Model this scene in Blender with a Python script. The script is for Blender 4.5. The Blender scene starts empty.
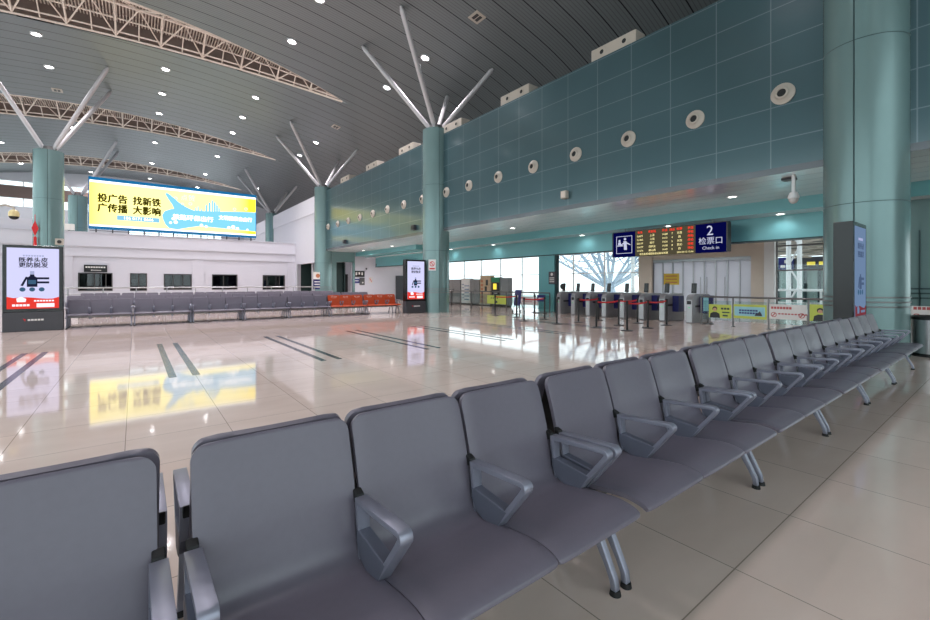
import bpy, bmesh, math, random
from mathutils import Vector, Matrix
random.seed(7)
PI = math.pi
C = bpy.context.scene.collection
ORD = ['first', 'second', 'third', 'fourth', 'fifth', 'sixth', 'seventh', 'eighth', 'ninth', 'tenth', 'eleventh',
       'twelfth', 'thirteenth', 'fourteenth', 'fifteenth', 'sixteenth']

# ------------------------------------------------------------------ materials
M = {}


def srgb(r, g, b):
    def f(c):
        c /= 255.0
        return c / 12.92 if c <= .04045 else ((c + .055) / 1.055) ** 2.4
    return (f(r), f(g), f(b), 1)


class NT:
    def __init__(s, name):
        s.m = bpy.data.materials.new(name)
        s.m.use_nodes = True
        s.t = s.m.node_tree
        s.t.nodes.clear()
        s.out = s.n('ShaderNodeOutputMaterial')

    def n(s, kind, **kw):
        nd = s.t.nodes.new(kind)
        for k, v in kw.items():
            setattr(nd, k, v)
        return nd

    def l(s, a, b):
        s.t.links.new(a, b)

    def math(s, op, a, b=None):
        nd = s.n('ShaderNodeMath', operation=op)
        for i, v in enumerate((a, b)):
            if v is None:
                continue
            if isinstance(v, (int, float)):
                nd.inputs[i].default_value = v
            else:
                s.l(v, nd.inputs[i])
        return nd.outputs[0]

    def pos(s):
        g = s.n('ShaderNodeNewGeometry')
        x = s.n('ShaderNodeSeparateXYZ')
        s.l(g.outputs['Position'], x.inputs[0])
        return g.outputs['Position'], x.outputs

    def line(s, c, period, offset, width):
        a = s.math('SUBTRACT', c, offset - period * 10 - period / 2)
        a = s.math('FRACT', s.math('DIVIDE', a, period))
        a = s.math('ABSOLUTE', s.math('SUBTRACT', a, .5))
        return s.math('LESS_THAN', a, width / period / 2)

    def mix(s, fac, a, b):
        nd = s.n('ShaderNodeMix', data_type='RGBA')
        ins = [i for i in nd.inputs if i.enabled]
        for i, v in zip((0, 1, 2), (fac, a, b)):
            sock = ins[i]
            if isinstance(v, (int, float, tuple)):
                sock.default_value = v
            else:
                s.l(v, sock)
        return [o for o in nd.outputs if o.enabled][0]

    def noise(s, vec, scale, detail=2):
        nd = s.n('ShaderNodeTexNoise')
        nd.inputs['Scale'].default_value = scale
        nd.inputs['Detail'].default_value = detail
        if vec is not None:
            s.l(vec, nd.inputs['Vector'])
        return nd.outputs['Fac']

    def bsdf(s, color, rough=.5, metal=0., spec=None):
        b = s.n('ShaderNodeBsdfPrincipled')
        for k, v in (('Base Color', color), ('Roughness', rough), ('Metallic', metal)):
            if isinstance(v, (int, float, tuple)):
                b.inputs[k].default_value = v
            else:
                s.l(v, b.inputs[k])
        if spec is not None:
            b.inputs['Specular IOR Level'].default_value = spec
        s.l(b.outputs[0], s.out.inputs[0])
        return b


def scale(c, k):
    return (min(c[0] * k, 1), min(c[1] * k, 1), min(c[2] * k, 1), 1)


def mat(name, rgb, rough=.5, metal=0., var=.08, nscale=6., spec=None):
    n = NT(name)
    p, _ = n.pos()
    c = srgb(*rgb)
    f = n.noise(p, nscale)
    col = n.mix(f, scale(c, 1 - var), scale(c, 1 + var))
    n.bsdf(col, rough, metal, spec)
    M[name] = n.m
    return n.m


def emit(name, rgb, strength=1.):
    n = NT(name)
    e = n.n('ShaderNodeEmission')
    e.inputs[0].default_value = srgb(*rgb)
    e.inputs[1].default_value = strength
    n.l(e.outputs[0], n.out.inputs[0])
    M[name] = n.m
    return n.m


def glass(name, tint=(235, 245, 245), refl=.08, tintmix=None):
    n = NT(name)
    t = n.n('ShaderNodeBsdfTransparent')
    t.inputs[0].default_value = srgb(*tint)
    g = n.n('ShaderNodeBsdfGlossy')
    g.inputs['Roughness'].default_value = .02
    mx = n.n('ShaderNodeMixShader')
    lw = n.n('ShaderNodeLayerWeight')
    lw.inputs[0].default_value = .5
    n.l(n.math('MINIMUM', n.math('ADD', n.math('POWER', lw.outputs['Facing'], 4.0), refl * .6), 1.0), mx.inputs[0])
    n.l(t.outputs[0], mx.inputs[1])
    n.l(g.outputs[0], mx.inputs[2])
    n.l(mx.outputs[0], n.out.inputs[0])
    M[name] = n.m
    return n.m


def build_materials():
    mat('pu_grey', (110, 104, 116), .34, 0, .05, 40)
    mat('pu_orange', (188, 74, 36), .42, 0, .05, 40)
    mat('pu_back', (34, 33, 37), .55, 0, .05, 40)
    mat('alu', (150, 151, 166), .36, .45, .04, 20)
    mat('alu_dark', (110, 113, 128), .42, .35, .04, 20)
    mat('gate_grey', (140, 140, 143), .4, .25, .05, 10)
    mat('banner_red', (186, 84, 84), .5)
    mat('rubber', (18, 18, 19), .6)
    mat('black', (20, 20, 22), .4)
    mat('bezel', (10, 10, 12), .22)
    mat('charcoal', (62, 62, 68), .45)
    mat('white_wall', (206, 204, 212), .75, 0, .02, 2)
    mat('white_wall_grey', (196, 196, 202), .75, 0, .02, 2)
    mat('white_paint', (226, 226, 226), .4, 0, .02)
    mat('offwhite', (186, 176, 164), .45, 0, .03)
    mat('beige_stone', (214, 202, 188), .6, 0, .05, 3)
    mat('steel', (176, 176, 178), .3, .9, .05, 8)
    mat('steel_dark', (112, 110, 110), .38, .8, .08, 8)
    mat('blue', (22, 26, 96), .35)
    mat('sign_blue', (26, 34, 110), .3)
    mat('red', (208, 28, 34), .45)
    mat('belt_red', (214, 34, 42), .5)
    mat('green', (30, 132, 88), .4)
    mat('yellowgreen', (196, 208, 90), .5)
    mat('lightblue', (150, 204, 216), .5)
    mat('posterwhite', (226, 222, 220), .5)
    mat('yellow', (214, 184, 62), .5)
    mat('cream', (214, 196, 120), .4)
    mat('orange_brown', (190, 120, 84), .5)
    mat('photo_grey', (206, 200, 196), .5, 0, .25, 9)
    mat('photo_tan', (196, 168, 136), .5, 0, .3, 9)
    mat('strut', (190, 186, 188), .38, .15, .03)
    mat('lattice', (222, 208, 196), .45, .2, .05)
    mat('recess', (150, 132, 124), .8, 0, .1)
    mat('dark_opening', (30, 34, 35), .7)
    mat('dark_green', (30, 52, 50), .6)
    mat('frame_dark', (58, 56, 56), .4, .2)
    mat('stripe', (64, 66, 70), .18, 0, .1, 10)
    mat('skin', (206, 160, 130), .6)
    mat('brown_spandrel', (118, 100, 94), .7)
    mat('concrete', (200, 198, 194), .8, 0, .06, 1)
    mat('tree_steel', (176, 192, 208), .5, .1)
    mat('greenish', (150, 176, 170), .3, 0, .12, .6)
    mat('blind', (134, 136, 138), .5, 0, .1, 8)
    mat('curtain', (92, 90, 124), .6, 0, .2, 6)
    mat('paper', (236, 232, 226), .6)
    mat('dome_yellow', (226, 206, 150), .3)
    glass('glass')
    glass('railing_glass', (236, 246, 245), .05)
    glass('dark_glass', (150, 154, 158), .1)
    glass('blue_glass', (40, 44, 120), .06)
    emit('lamp', (255, 253, 255), 40)
    emit('lamp_small', (255, 250, 245), 9)
    emit('text_dark_lit', (66, 62, 10), .9)
    emit('bb_blue', (128, 204, 238), 1.3)
    emit('bb_edge', (30, 128, 190), .8)
    emit('bb_white', (255, 255, 255), 1.9)
    emit('bb_pill', (130, 190, 220), 1.3)
    emit('bb_faint', (255, 226, 196), 1.2)
    emit('poster_dark', (34, 38, 62), .8)
    emit('poster_blue', (70, 108, 140), .8)
    emit('poster_red', (236, 64, 54), 1.0)
    emit('poster_white', (250, 248, 255), 1.1)
    emit('poster_grey', (170, 176, 214), 1.0)
    emit('led_red', (255, 44, 30), 1.5)
    emit('led_yellow', (255, 240, 170), 1.3)
    emit('sign_white', (214, 218, 244), .85)
    emit('sign_navy', (10, 14, 88), .55)
    emit('led_back', (88, 82, 64), .8)
    emit('gate_green', (90, 235, 150), .9)
    emit('mach_yellow', (255, 226, 80), 1.2)
    emit('lit_yellow', (255, 224, 96), 1.2)

    # advert panel glow: yellow borders to a cream middle
    n = NT('bb_yellow')
    p, xyz = n.pos()
    u = n.math('DIVIDE', n.math('ABSOLUTE', n.math('SUBTRACT', xyz[0], 2.4)), 5.4)
    u = n.math('POWER', u, 6.0)
    col = n.mix(u, srgb(255, 243, 150), srgb(255, 228, 56))
    e = n.n('ShaderNodeEmission')
    n.l(col, e.inputs[0])
    e.inputs[1].default_value = 1.9
    n.l(e.outputs[0], n.out.inputs[0])
    M['bb_yellow'] = n.m

    # poster screens: pale lilac
    emit('poster_bg', (214, 214, 252), 1.05)
    emit('poster_bg_dim', (120, 146, 182), .8)  # dim copies: side-on screen's viewing-angle falloff put into the colours
    emit('poster_red_dim', (150, 70, 80), .6)
    emit('poster_ink_dim', (92, 114, 150), .65)

    # teal wall panels with pale joints
    n = NT('teal_tiles')
    p, xyz = n.pos()
    j = n.math('MAXIMUM', n.line(xyz[1], 1.178, 3.62, .022), n.line(xyz[2], .757, 4.69, .022))
    f = n.noise(p, .7)
    col = n.mix(f, srgb(60, 88, 94), srgb(70, 98, 104))
    col = n.mix(j, col, srgb(108, 126, 134))
    b = n.bsdf(col, .3, .4)
    b.inputs['Coat Weight'].default_value = .6
    b.inputs['Coat Roughness'].default_value = .13
    M['teal_tiles'] = n.m
    mat('teal', (118, 144, 143), .24, .3, .04, 2)
    mat('teal_light', (104, 164, 168), .3, .15, .03, 1)
    mat('teal_dark', (44, 66, 68), .4, .3)

    # soffit: brushed pale metal panels
    n = NT('soffit')
    p, xyz = n.pos()
    j = n.line(xyz[0], .6, 11.7, .014)
    mp = n.n('ShaderNodeMapping')
    mp.inputs['Scale'].default_value = (30, .5, 1)
    n.l(p, mp.inputs[0])
    f = n.noise(mp.outputs[0], 1.2, 4)
    col = n.mix(f, srgb(228, 232, 234), srgb(242, 244, 245))
    col = n.mix(j, col, srgb(96, 100, 104))
    r = n.math('MULTIPLY_ADD', f, .2)
    r.node.inputs[2].default_value = .08
    n.bsdf(col, r, .35)
    M['soffit'] = n.m

    # floor: polished beige slabs
    n = NT('floor_tiles')
    p, xyz = n.pos()
    j = n.math('MAXIMUM', n.line(xyz[0], .8, .735, .006), n.line(xyz[1], .8, .873, .006))
    mp = n.n('ShaderNodeMapping')
    mp.inputs['Scale'].default_value = (.6, 1.6, 1)
    mp.inputs['Rotation'].default_value = (0, 0, .5)
    n.l(p, mp.inputs[0])
    f1 = n.noise(mp.outputs[0], 2.2, 6)
    sn = n.n('ShaderNodeCombineXYZ')
    n.l(n.math('FLOOR', n.math('DIVIDE', n.math('SUBTRACT', xyz[0], .735), .8)), sn.inputs[0])
    n.l(n.math('FLOOR', n.math('DIVIDE', n.math('SUBTRACT', xyz[1], .873), .8)), sn.inputs[1])
    wn = n.n('ShaderNodeTexWhiteNoise')
    n.l(sn.outputs[0], wn.inputs['Vector'])
    f = n.math('MULTIPLY_ADD', wn.outputs['Value'], .25)
    n.l(n.math('MULTIPLY', f1, .75), f.node.inputs[2])
    col = n.mix(f, srgb(212, 190, 178), srgb(239, 219, 208))
    col = n.mix(j, col, srgb(160, 144, 132))
    b = n.bsdf(col, .055, 0, .7)
    M['floor_tiles'] = n.m

    # ceiling: long grey metal strips with fine ribs
    n = NT('ceiling_panel')
    p, xyz = n.pos()
    big = n.line(xyz[1], .9, .05, .05)
    fine = n.line(xyz[1], .15, .05, .03)
    f = n.noise(p, .25)
    col = n.mix(f, srgb(118, 124, 126), srgb(130, 136, 138))
    col = n.mix(n.math('MULTIPLY', fine, .45), col, srgb(70, 74, 78))
    col = n.mix(big, col, srgb(36, 38, 42))
    n.bsdf(col, .42, .5)
    M['ceiling_panel'] = n.m

    # corrugated steel
    n = NT('corrugated')
    p, xyz = n.pos()
    j = n.line(xyz[1], .12, 0, .04)
    col = n.mix(j, srgb(150, 146, 144), srgb(92, 90, 90))
    n.bsdf(col, .4, .6)
    M['corrugated'] = n.m

    # frosted glass of the sliding doors
    n = NT('frosted')
    p, xyz = n.pos()
    f = n.noise(p, 1.1)
    col = n.mix(f, srgb(196, 200, 206), srgb(220, 224, 228))
    b = n.bsdf(col, .35)
    tr = n.n('ShaderNodeBsdfTranslucent')
    n.l(col, tr.inputs[0])
    ms = n.n('ShaderNodeMixShader')
    ms.inputs[0].default_value = .6
    n.l(b.outputs[0], ms.inputs[1])
    n.l(tr.outputs[0], ms.inputs[2])
    n.l(ms.outputs[0], n.out.inputs[0])
    M['frosted'] = n.m


# ------------------------------------------------------------------ objects
def tag(o, label=None, cat=None, group=None, kind=None):
    if label:
        o['label'] = label
    if cat:
        o['category'] = cat
    if group:
        o['group'] = group
    if kind:
        o['kind'] = kind
    return o


def thing(name, label, cat, loc=(0, 0, 0), rz=0, group=None):
    o = bpy.data.objects.new(name, None)
    C.objects.link(o)
    o.location = loc
    o.rotation_euler = (0, 0, rz)
    o.empty_display_size = .1
    return tag(o, label, cat, group)


def copy_tree(o, parent=None):
    c = o.copy()
    C.objects.link(c)
    c.parent = parent
    for ch in list(o.children):
        copy_tree(ch, c)
    return c


class MB:
    """collects shapes for ONE mesh object; o is subtracted, so world coordinates can be used under a placed parent"""

    def __init__(s, o=(0, 0, 0)):
        s.b = bmesh.new()
        s.o = Vector(o)

    def poly(s, pts):
        vs = [s.b.verts.new(p) for p in pts]
        return s.b.faces.new(vs)

    def box(s, x0, x1, y0, y1, z0, z1):
        v = [s.b.verts.new((x, y, z)) for x in (x0, x1) for y in (y0, y1) for z in (z0, z1)]
        for f in ((0, 1, 3, 2), (4, 6, 7, 5), (0, 4, 5, 1), (2, 3, 7, 6), (0, 2, 6, 4), (1, 5, 7, 3)):
            s.b.faces.new([v[i] for i in f])
        return s

    def prism(s, pts, axis, a, b):
        """pts 2D polygon; axis the extrusion axis ('x','y','z')"""
        def P(p, t):
            return {'x': (t, p[0], p[1]), 'y': (p[0], t, p[1]), 'z': (p[0], p[1], t)}[axis]
        A = [s.b.verts.new(P(p, a)) for p in pts]
        B = [s.b.verts.new(P(p, b)) for p in pts]
        n = len(pts)
        s.b.faces.new(A)
        s.b.faces.new(list(reversed(B)))
        for i in range(n):
            s.b.faces.new([A[i], B[i], B[(i + 1) % n], A[(i + 1) % n]])
        return s

    def ring(s, outer, inner, axis, a, b):
        def P(p, t):
            return {'x': (t, p[0], p[1]), 'y': (p[0], t, p[1]), 'z': (p[0], p[1], t)}[axis]
        n = len(outer)
        OA = [s.b.verts.new(P(p, a)) for p in outer]
        OB = [s.b.verts.new(P(p, b)) for p in outer]
        IA = [s.b.verts.new(P(p, a)) for p in inner]
        IB = [s.b.verts.new(P(p, b)) for p in inner]
        for i in range(n):
            j = (i + 1) % n
            s.b.faces.new([OA[i], OB[i], OB[j], OA[j]])
            s.b.faces.new([IA[i], IA[j], IB[j], IB[i]])
            s.b.faces.new([OA[i], OA[j], IA[j], IA[i]])
            s.b.faces.new([OB[i], IB[i], IB[j], OB[j]])
        return s

    def cyl(s, p0, p1, r0, r1=None, n=16, caps=True):
        r1 = r0 if r1 is None else r1
        p0, p1 = Vector(p0), Vector(p1)
        d = (p1 - p0).normalized()
        u = d.orthogonal().normalized()
        w = d.cross(u)
        A, B = [], []
        for i in range(n):
            a = 2 * PI * i / n
            e = u * math.cos(a) + w * math.sin(a)
            A.append(s.b.verts.new(p0 + e * r0))
            B.append(s.b.verts.new(p1 + e * r1))
        for i in range(n):
            j = (i + 1) % n
            s.b.faces.new([A[i], A[j], B[j], B[i]])
        if caps:
            s.b.faces.new(list(reversed(A)))
            s.b.faces.new(B)
        return s

    def tube(s, pts, r, n=8):
        for a, b in zip(pts[:-1], pts[1:]):
            s.cyl(a, b, r, r, n)
        return s

    def lathe(s, prof, c=(0, 0, 0), axis='z', n=32, a0=0, a1=2 * PI):
        """prof: list of (r, t); closed profile ends are capped where r==0"""
        full = abs(a1 - a0 - 2 * PI) < 1e-6
        m = n if full else n + 1
        rows = []
        c = Vector(c)
        for r, t in prof:
            row = []
            for i in range(m):
                a = a0 + (a1 - a0) * i / n
                x, y = r * math.cos(a), r * math.sin(a)
                v = {'z': (x, y, t), 'x': (t, x, y), 'y': (y, t, x)}[axis]
                row.append(s.b.verts.new(c + Vector(v)))
            rows.append(row)
        for A, B in zip(rows[:-1], rows[1:]):
            for i in range(n):
                j = (i + 1) % m
                try:
                    s.b.faces.new([A[i], A[j], B[j], B[i]])
                except ValueError:
                    pass
        return s

    def build(s, name, m, parent=None, smooth=False, bevel=0, mats=None):
        bmesh.ops.remove_doubles(s.b, verts=s.b.verts, dist=1e-5)
        bmesh.ops.recalc_face_normals(s.b, faces=s.b.faces)
        if bevel:
            es = [e for e in s.b.edges if len(e.link_faces) == 2 and e.calc_face_angle(0) > .5]
            bmesh.ops.bevel(s.b, geom=es, offset=bevel, segments=2, affect='EDGES', profile=.5, clamp_overlap=True)
        if s.o.length:
            bmesh.ops.translate(s.b, verts=s.b.verts, vec=-s.o)
        me = bpy.data.meshes.new(name)
        s.b.to_mesh(me)
        s.b.free()
        for x in (mats or [m]):
            me.materials.append(x if not isinstance(x, str) else M[x])
        if smooth:
            me.shade_smooth()
            me.set_sharp_from_angle(angle=math.radians(38))
        ob = bpy.data.objects.new(name, me)
        C.objects.link(ob)
        ob.parent = parent
        return ob


def struct(name, mb, m, parent=None, **kw):
    o = mb.build(name, m, parent, **kw)
    if parent is None:
        o['kind'] = 'structure'
    return o


TEXT = {}
FACE = {'-Y': Matrix(((1, 0, 0), (0, 0, -1), (0, 1, 0))), '-X': Matrix(((0, 0, -1), (-1, 0, 0), (0, 1, 0)))}


def text(s, size, m, name, parent, loc, face='-Y', align='CENTER', thick=.001, sx=1., bold=0.):
    key = (s, size, align, thick, m, bold)
    if key not in TEXT:
        cu = bpy.data.curves.new('lettering', 'FONT')
        cu.body = s
        cu.size = size
        cu.align_x = align
        cu.align_y = 'CENTER'
        cu.extrude = thick
        cu.resolution_u = 2
        ob = bpy.data.objects.new('lettering', cu)
        C.objects.link(ob)
        dg = bpy.context.evaluated_depsgraph_get()
        me = bpy.data.meshes.new_from_object(ob.evaluated_get(dg))
        bpy.data.objects.remove(ob)
        me.name = 'lettering'
        if bold:
            bm = bmesh.new()
            for i, (dx, dy) in enumerate(((0, 0), (1, 0), (-1, 0), (0, .7), (0, -.7))):
                n0 = len(bm.verts)
                bm.from_mesh(me)
                bm.verts.ensure_lookup_table()
                for v in bm.verts[n0:]:
                    v.co += Vector((dx * bold * size, dy * bold * size, i * .0002))
            bm.to_mesh(me)
            bm.free()
        me.materials.clear()
        me.materials.append(M[m])
        TEXT[key] = me
    o = bpy.data.objects.new(name, TEXT[key])
    C.objects.link(o)
    o.parent = parent
    mx = FACE[face].to_4x4() @ Matrix.Diagonal((sx, 1, 1, 1))
    mx.translation = loc
    o.matrix_local = mx
    return o


# ------------------------------------------------------------------ three-seat bench
def catmull(pts, k=6):
    out = []
    P = [pts[0]] + list(pts) + [pts[-1]]
    for i in range(1, len(P) - 2):
        p0, p1, p2, p3 = P[i - 1], P[i], P[i + 1], P[i + 2]
        for j in range(k):
            t = j / k
            out.append(tuple(.5 * ((2 * p1[q]) + (-p0[q] + p2[q]) * t + (2 * p0[q] - 5 * p1[q] + 4 * p2[q] - p3[q]) * t * t
                                   + (-p0[q] + 3 * p1[q] - 3 * p2[q] + p3[q]) * t ** 3) for q in range(2)))
    out.append(tuple(pts[-1]))
    return out


SEAT_PROFILE = [(-.338, .440), (-.318, .462), (-.27, .474), (-.20, .476), (-.05, .455), (.04, .441), (.095, .447), (.128, .480),
                (.145, .55), (.163, .64), (.193, .75), (.226, .85), (.243, .905)]


def seat_mesh(w, mats):
    prof = catmull(SEAT_PROFILE, 5)
    L = [0]
    for a, b in zip(prof[:-1], prof[1:]):
        L.append(L[-1] + math.dist(a, b))
    tot = L[-1]
    T = .030
    bm = bmesh.new()
    nv = 12
    H = w / 2
    R = .05

    def half(sv):
        h = H
        for d, r in ((tot - sv, R), (sv, .02)):
            if d < r:
                h -= r - math.sqrt(max(r * r - (r - d) ** 2, 0))
        h -= .006 * max(0, min(1, (sv - .36) / .1))   # the back is a little narrower than the pan
        return h
    # denser rows near the rounded top
    rows = []
    N = len(prof)

    def at(sv):
        for i in range(N - 1):
            if sv <= L[i + 1] + 1e-9:
                t = (sv - L[i]) / max(L[i + 1] - L[i], 1e-9)
                p = [prof[i][q] * (1 - t) + prof[i + 1][q] * t for q in range(2)]
                d = (prof[i + 1][0] - prof[i][0], prof[i + 1][1] - prof[i][1])
                n = math.hypot(*d)
                return p, (-d[1] / n, d[0] / n)
        return prof[-1], (-1, 0)
    S = [i * tot / 56 for i in range(53)]
    S += [tot - R * (1 - math.sin(a)) for a in [i * PI / 2 / 9 for i in range(10)]]
    S = sorted(set([.0, .003, .008, .014] + S))
    top, bot = [], []
    for sv in S:
        p, nrm = at(sv)
        h = half(sv)
        e = min(1, min(tot - sv, sv) / .012)
        rt, rb = [], []
        for j in range(nv + 1):
            u = -1 + 2 * j / nv
            # gather columns at the sides for a rounded lip
            u = math.copysign(abs(u) ** .75, u)
            x = u * h
            edge = max(0, 1 - (h - abs(x)) / .010)
            drop = .005 * edge ** 2 + .005 * (1 - e) ** 2
            # slight hollow across the back
            hol = .010 * (1 - u * u) * max(0, min(1, (sv - .42) / .2))
            q = (p[0] - nrm[0] * drop + hol, p[1] - nrm[1] * drop)
            rt.append(bm.verts.new((x, q[0], q[1])))
            k = T - .004 * edge
            rb.append(bm.verts.new((x, p[0] - nrm[0] * k + hol, p[1] - nrm[1] * k)))
        top.append(rt)
        bot.append(rb)
    for i in range(len(S) - 1):
        for j in range(nv):
            f = bm.faces.new([top[i][j], top[i][j + 1], top[i + 1][j + 1], top[i + 1][j]])
            g = bm.faces.new([bot[i][j], bot[i + 1][j], bot[i + 1][j + 1], bot[i][j + 1]])
            g.material_index = 1 if (1 < j < nv - 2 and S[i] < tot - .035) else 0
        for a in (0, nv):
            bm.faces.new([top[i][a], top[i + 1][a], bot[i + 1][a], bot[i][a]])
    for i in (0, len(S) - 1):
        for j in range(nv):
            bm.faces.new([top[i][j], bot[i][j], bot[i][j + 1], top[i][j + 1]])
    bmesh.ops.remove_doubles(bm, verts=bm.verts, dist=1e-6)
    bmesh.ops.recalc_face_normals(bm, faces=bm.faces)
    me = bpy.data.meshes.new('seat')
    bm.to_mesh(me)
    bm.free()
    me.shade_smooth()
    me.set_sharp_from_angle(angle=math.radians(50))
    for m in mats:
        me.materials.append(M[m])
    return me


def offset_loop(pts, ds):
    """inward offset of a closed loop (counter-clockwise), ds per edge i (pts[i]->pts[i+1])"""
    n = len(pts)
    out = []
    for i in range(n):
        p0, p1, p2 = Vector(pts[i - 1]), Vector(pts[i]), Vector(pts[(i + 1) % n])
        e0, e1 = (p1 - p0).normalized(), (p2 - p1).normalized()
        n0, n1 = Vector((-e0.y, e0.x)), Vector((-e1.y, e1.x))
        d0, d1 = ds[i - 1], ds[i]
        den = e0.x * e1.y - e0.y * e1.x
        a, b = p0 + n0 * d0, p1 + n1 * d1
        if abs(den) < 1e-4:
            out.append(tuple(p1 + n1 * d1))
        else:
            t = ((b.x - a.x) * e1.y - (b.y - a.y) * e1.x) / den
            out.append(tuple(a + e0 * t))
    return out


def armrest(x, parent):
    # closed loop in (y, z), counter-clockwise seen from +x with y to the right
    A = [(.140, .645)]
    cx, cz, r = -.163, .641, .025
    for i in range(6):
        a = math.radians(88 + i * 28)
        A.append((cx + r * math.cos(a), cz + r * math.sin(a)))
    B = [(-.030, .432), (.045, .436), (.095, .455), (.125, .50), (.132, .56)]
    outer = A + B
    ds = [.019] + [.019] * 5 + [.02] + [.012] * 3 + [.014, .02]
    ds = ds[:len(outer)]
    while len(ds) < len(outer):
        ds.append(.02)
    inner = offset_loop(outer, ds)
    mb = MB()
    mb.ring(outer, inner, 'x', x - .0225, x + .0225)
    o = mb.build('armrest', 'alu', parent, smooth=True, bevel=.003)
    mb = MB()
    mb.prism([(.128, .545), (-.092, .523), (-.031, .430), (.045, .434), (.096, .453), (.127, .50)], 'x', x - .023, x + .023)
    mb.build('arm_infill', 'alu_dark', o, bevel=.004)
    mb = MB()
    mb.prism([(.138, .625), (.168, .615), (.178, .662), (.146, .65)], 'x', x - .016, x + .016)
    mb.build('arm_joint', 'rubber', o, bevel=.004)
    return o


SB = 1.041


def resize(me):
    for v in me.vertices:
        v.co = (v.co.x * SB, v.co.y * SB, 1.4 + (v.co.z - 1.4) * SB)


def make_bench(name, label, cat, upholstery, lettering=False):
    root = thing(name, label, cat)
    sm = seat_mesh(.508, (upholstery, 'pu_back'))
    resize(sm)
    for k in (-1, 0, 1):
        st = bpy.data.objects.new('seat', sm)
        C.objects.link(st)
        st.parent = root
        st.location = (k * .512 * SB, 0, 0)
        if lettering:
            text('爱心专座', .062, 'paper', 'seat_lettering', st, (0, .208, .80), thick=.0005)
            MB().box(-.09, .09, .188, .1895, .752, .758).build('seat_lettering_line', 'paper', st)
    for x in (-.762, -.256, .256, .762):
        a = armrest(x, root)
        for q in (a, *a.children):
            resize(q.data)
    for sgn in (-1, 1):
        x = sgn * .785
        mb = MB()
        fr = [(-.03, .36), (-.09, .36), (-.212, .11), (-.232, .07), (-.24, .02), (-.212, .02), (-.205, .062), (-.18, .115)]
        mb.prism(fr, 'x', x - .017, x + .017)
        rr = [(.07, .36), (.03, .36), (.13, .115), (.148, .07), (.152, .02), (.178, .02), (.174, .075), (.16, .11)]
        mb.prism(rr, 'x', x - .017, x + .017)
        mb.box(x - .017, x + .017, -.09, .07, .335, .372)
        lg = mb.build('leg', 'alu', root, smooth=True, bevel=.004)
        for y in (-.226, .165):
            MB().cyl((x, y, 0), (x, y, .022), .026, .022, 16).build('foot_pad', 'rubber', lg, smooth=True)
    MB().box(-.80, .80, -.03, .03, .312, .366).build('beam', 'steel_dark', root, bevel=.004)
    return root


def place(proto, used, x, y, rz, label, group):
    o = proto if not used else copy_tree(proto)
    o.location = (x, y, 0)
    o.rotation_euler = (0, 0, rz)
    tag(o, label, None, group)
    return o


build_materials()

# ------------------------------------------------------------------ shell of the hall
def roof_z(x):
    z = 13.65 - .00889 * (x + .8) ** 2
    if x > 13.7:
        z -= .03 * (x - 13.7) ** 2
    return z


def wall_cells(mb, axis, c0, c1, u0, u1, z0, z1, holes):
    us = sorted({u0, u1, *[h[0] for h in holes], *[h[1] for h in holes]})
    zs = sorted({z0, z1, *[h[2] for h in holes], *[h[3] for h in holes]})
    for a, b in zip(us[:-1], us[1:]):
        for p, q in zip(zs[:-1], zs[1:]):
            um, zm = (a + b) / 2, (p + q) / 2
            if any(h[0] < um < h[1] and h[2] < zm < h[3] for h in holes):
                continue
            if axis == 'y':
                mb.box(a, b, c0, c1, p, q)
            else:
                mb.box(c0, c1, a, b, p, q)
    return mb


XL, XR, YB, YF = -14., 22.3, -11., 64.
struct('floor', MB().box(XL, XR, YB, YF, -.2, 0), 'floor_tiles')

# roof strips between the truss bands (bands every 15.85 m)
BANDS = [-5.9 - 15.85 * 0, 9.85, 25.7, 41.55, 57.4]


def half_w(x):
    return max(0, 2.3 * (1 - ((x + 6) / 16.6) ** 2))


edges = [(YB - .2, None)] + [(y, 'b') for y in BANDS] + [(YF + .2, None)]
NXR = 72
for k in range(len(edges) - 1):
    mb = MB()
    rows = []
    for i in range(NXR + 1):
        x = XL + (21 - XL) * i / NXR
        w = half_w(x)
        a = edges[k][0] + (w if edges[k][1] else 0)
        b = edges[k + 1][0] - (w if edges[k + 1][1] else 0)
        z = roof_z(x)
        rows.append([mb.b.verts.new(v) for v in ((x, a, z), (x, b, z), (x, b, z + .12), (x, a, z + .12))])
    for A, B in zip(rows[:-1], rows[1:]):
        for j in range(4):
            mb.b.faces.new([A[j], B[j], B[(j + 1) % 4], A[(j + 1) % 4]])
    struct('ceiling', mb, 'ceiling_panel')
# raised caps over the bands; daylight comes in below their rims
for yc in BANDS:
    mb = MB()
    rows = []
    for i in range(NXR + 1):
        x = XL + (21 - XL) * i / NXR
        if half_w(x) <= 0:
            break
        z, w = roof_z(x) + 1.5, half_w(x) + .5
        rows.append([mb.b.verts.new(v) for v in ((x, yc - w, z), (x, yc + w, z), (x, yc + w, z + .1), (x, yc - w, z + .1))])
    for A, B in zip(rows[:-1], rows[1:]):
        for j in range(4):
            mb.b.faces.new([A[j], B[j], B[(j + 1) % 4], A[(j + 1) % 4]])
    for A, B in zip(rows[:-1], rows[1:]):
        for j, lo in ((1, 0.), (0, 1.05)):
            a, b = A[j].co, B[j].co
            for q in (0, 1):
                d = Vector((0, (.06 if j else -.06) * q, 0))
                mb.poly([a + d, b + d, b + d - Vector((0, 0, 1.5 - lo)), a + d - Vector((0, 0, 1.5 - lo))])
    struct('ceiling', mb, 'recess')

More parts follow.
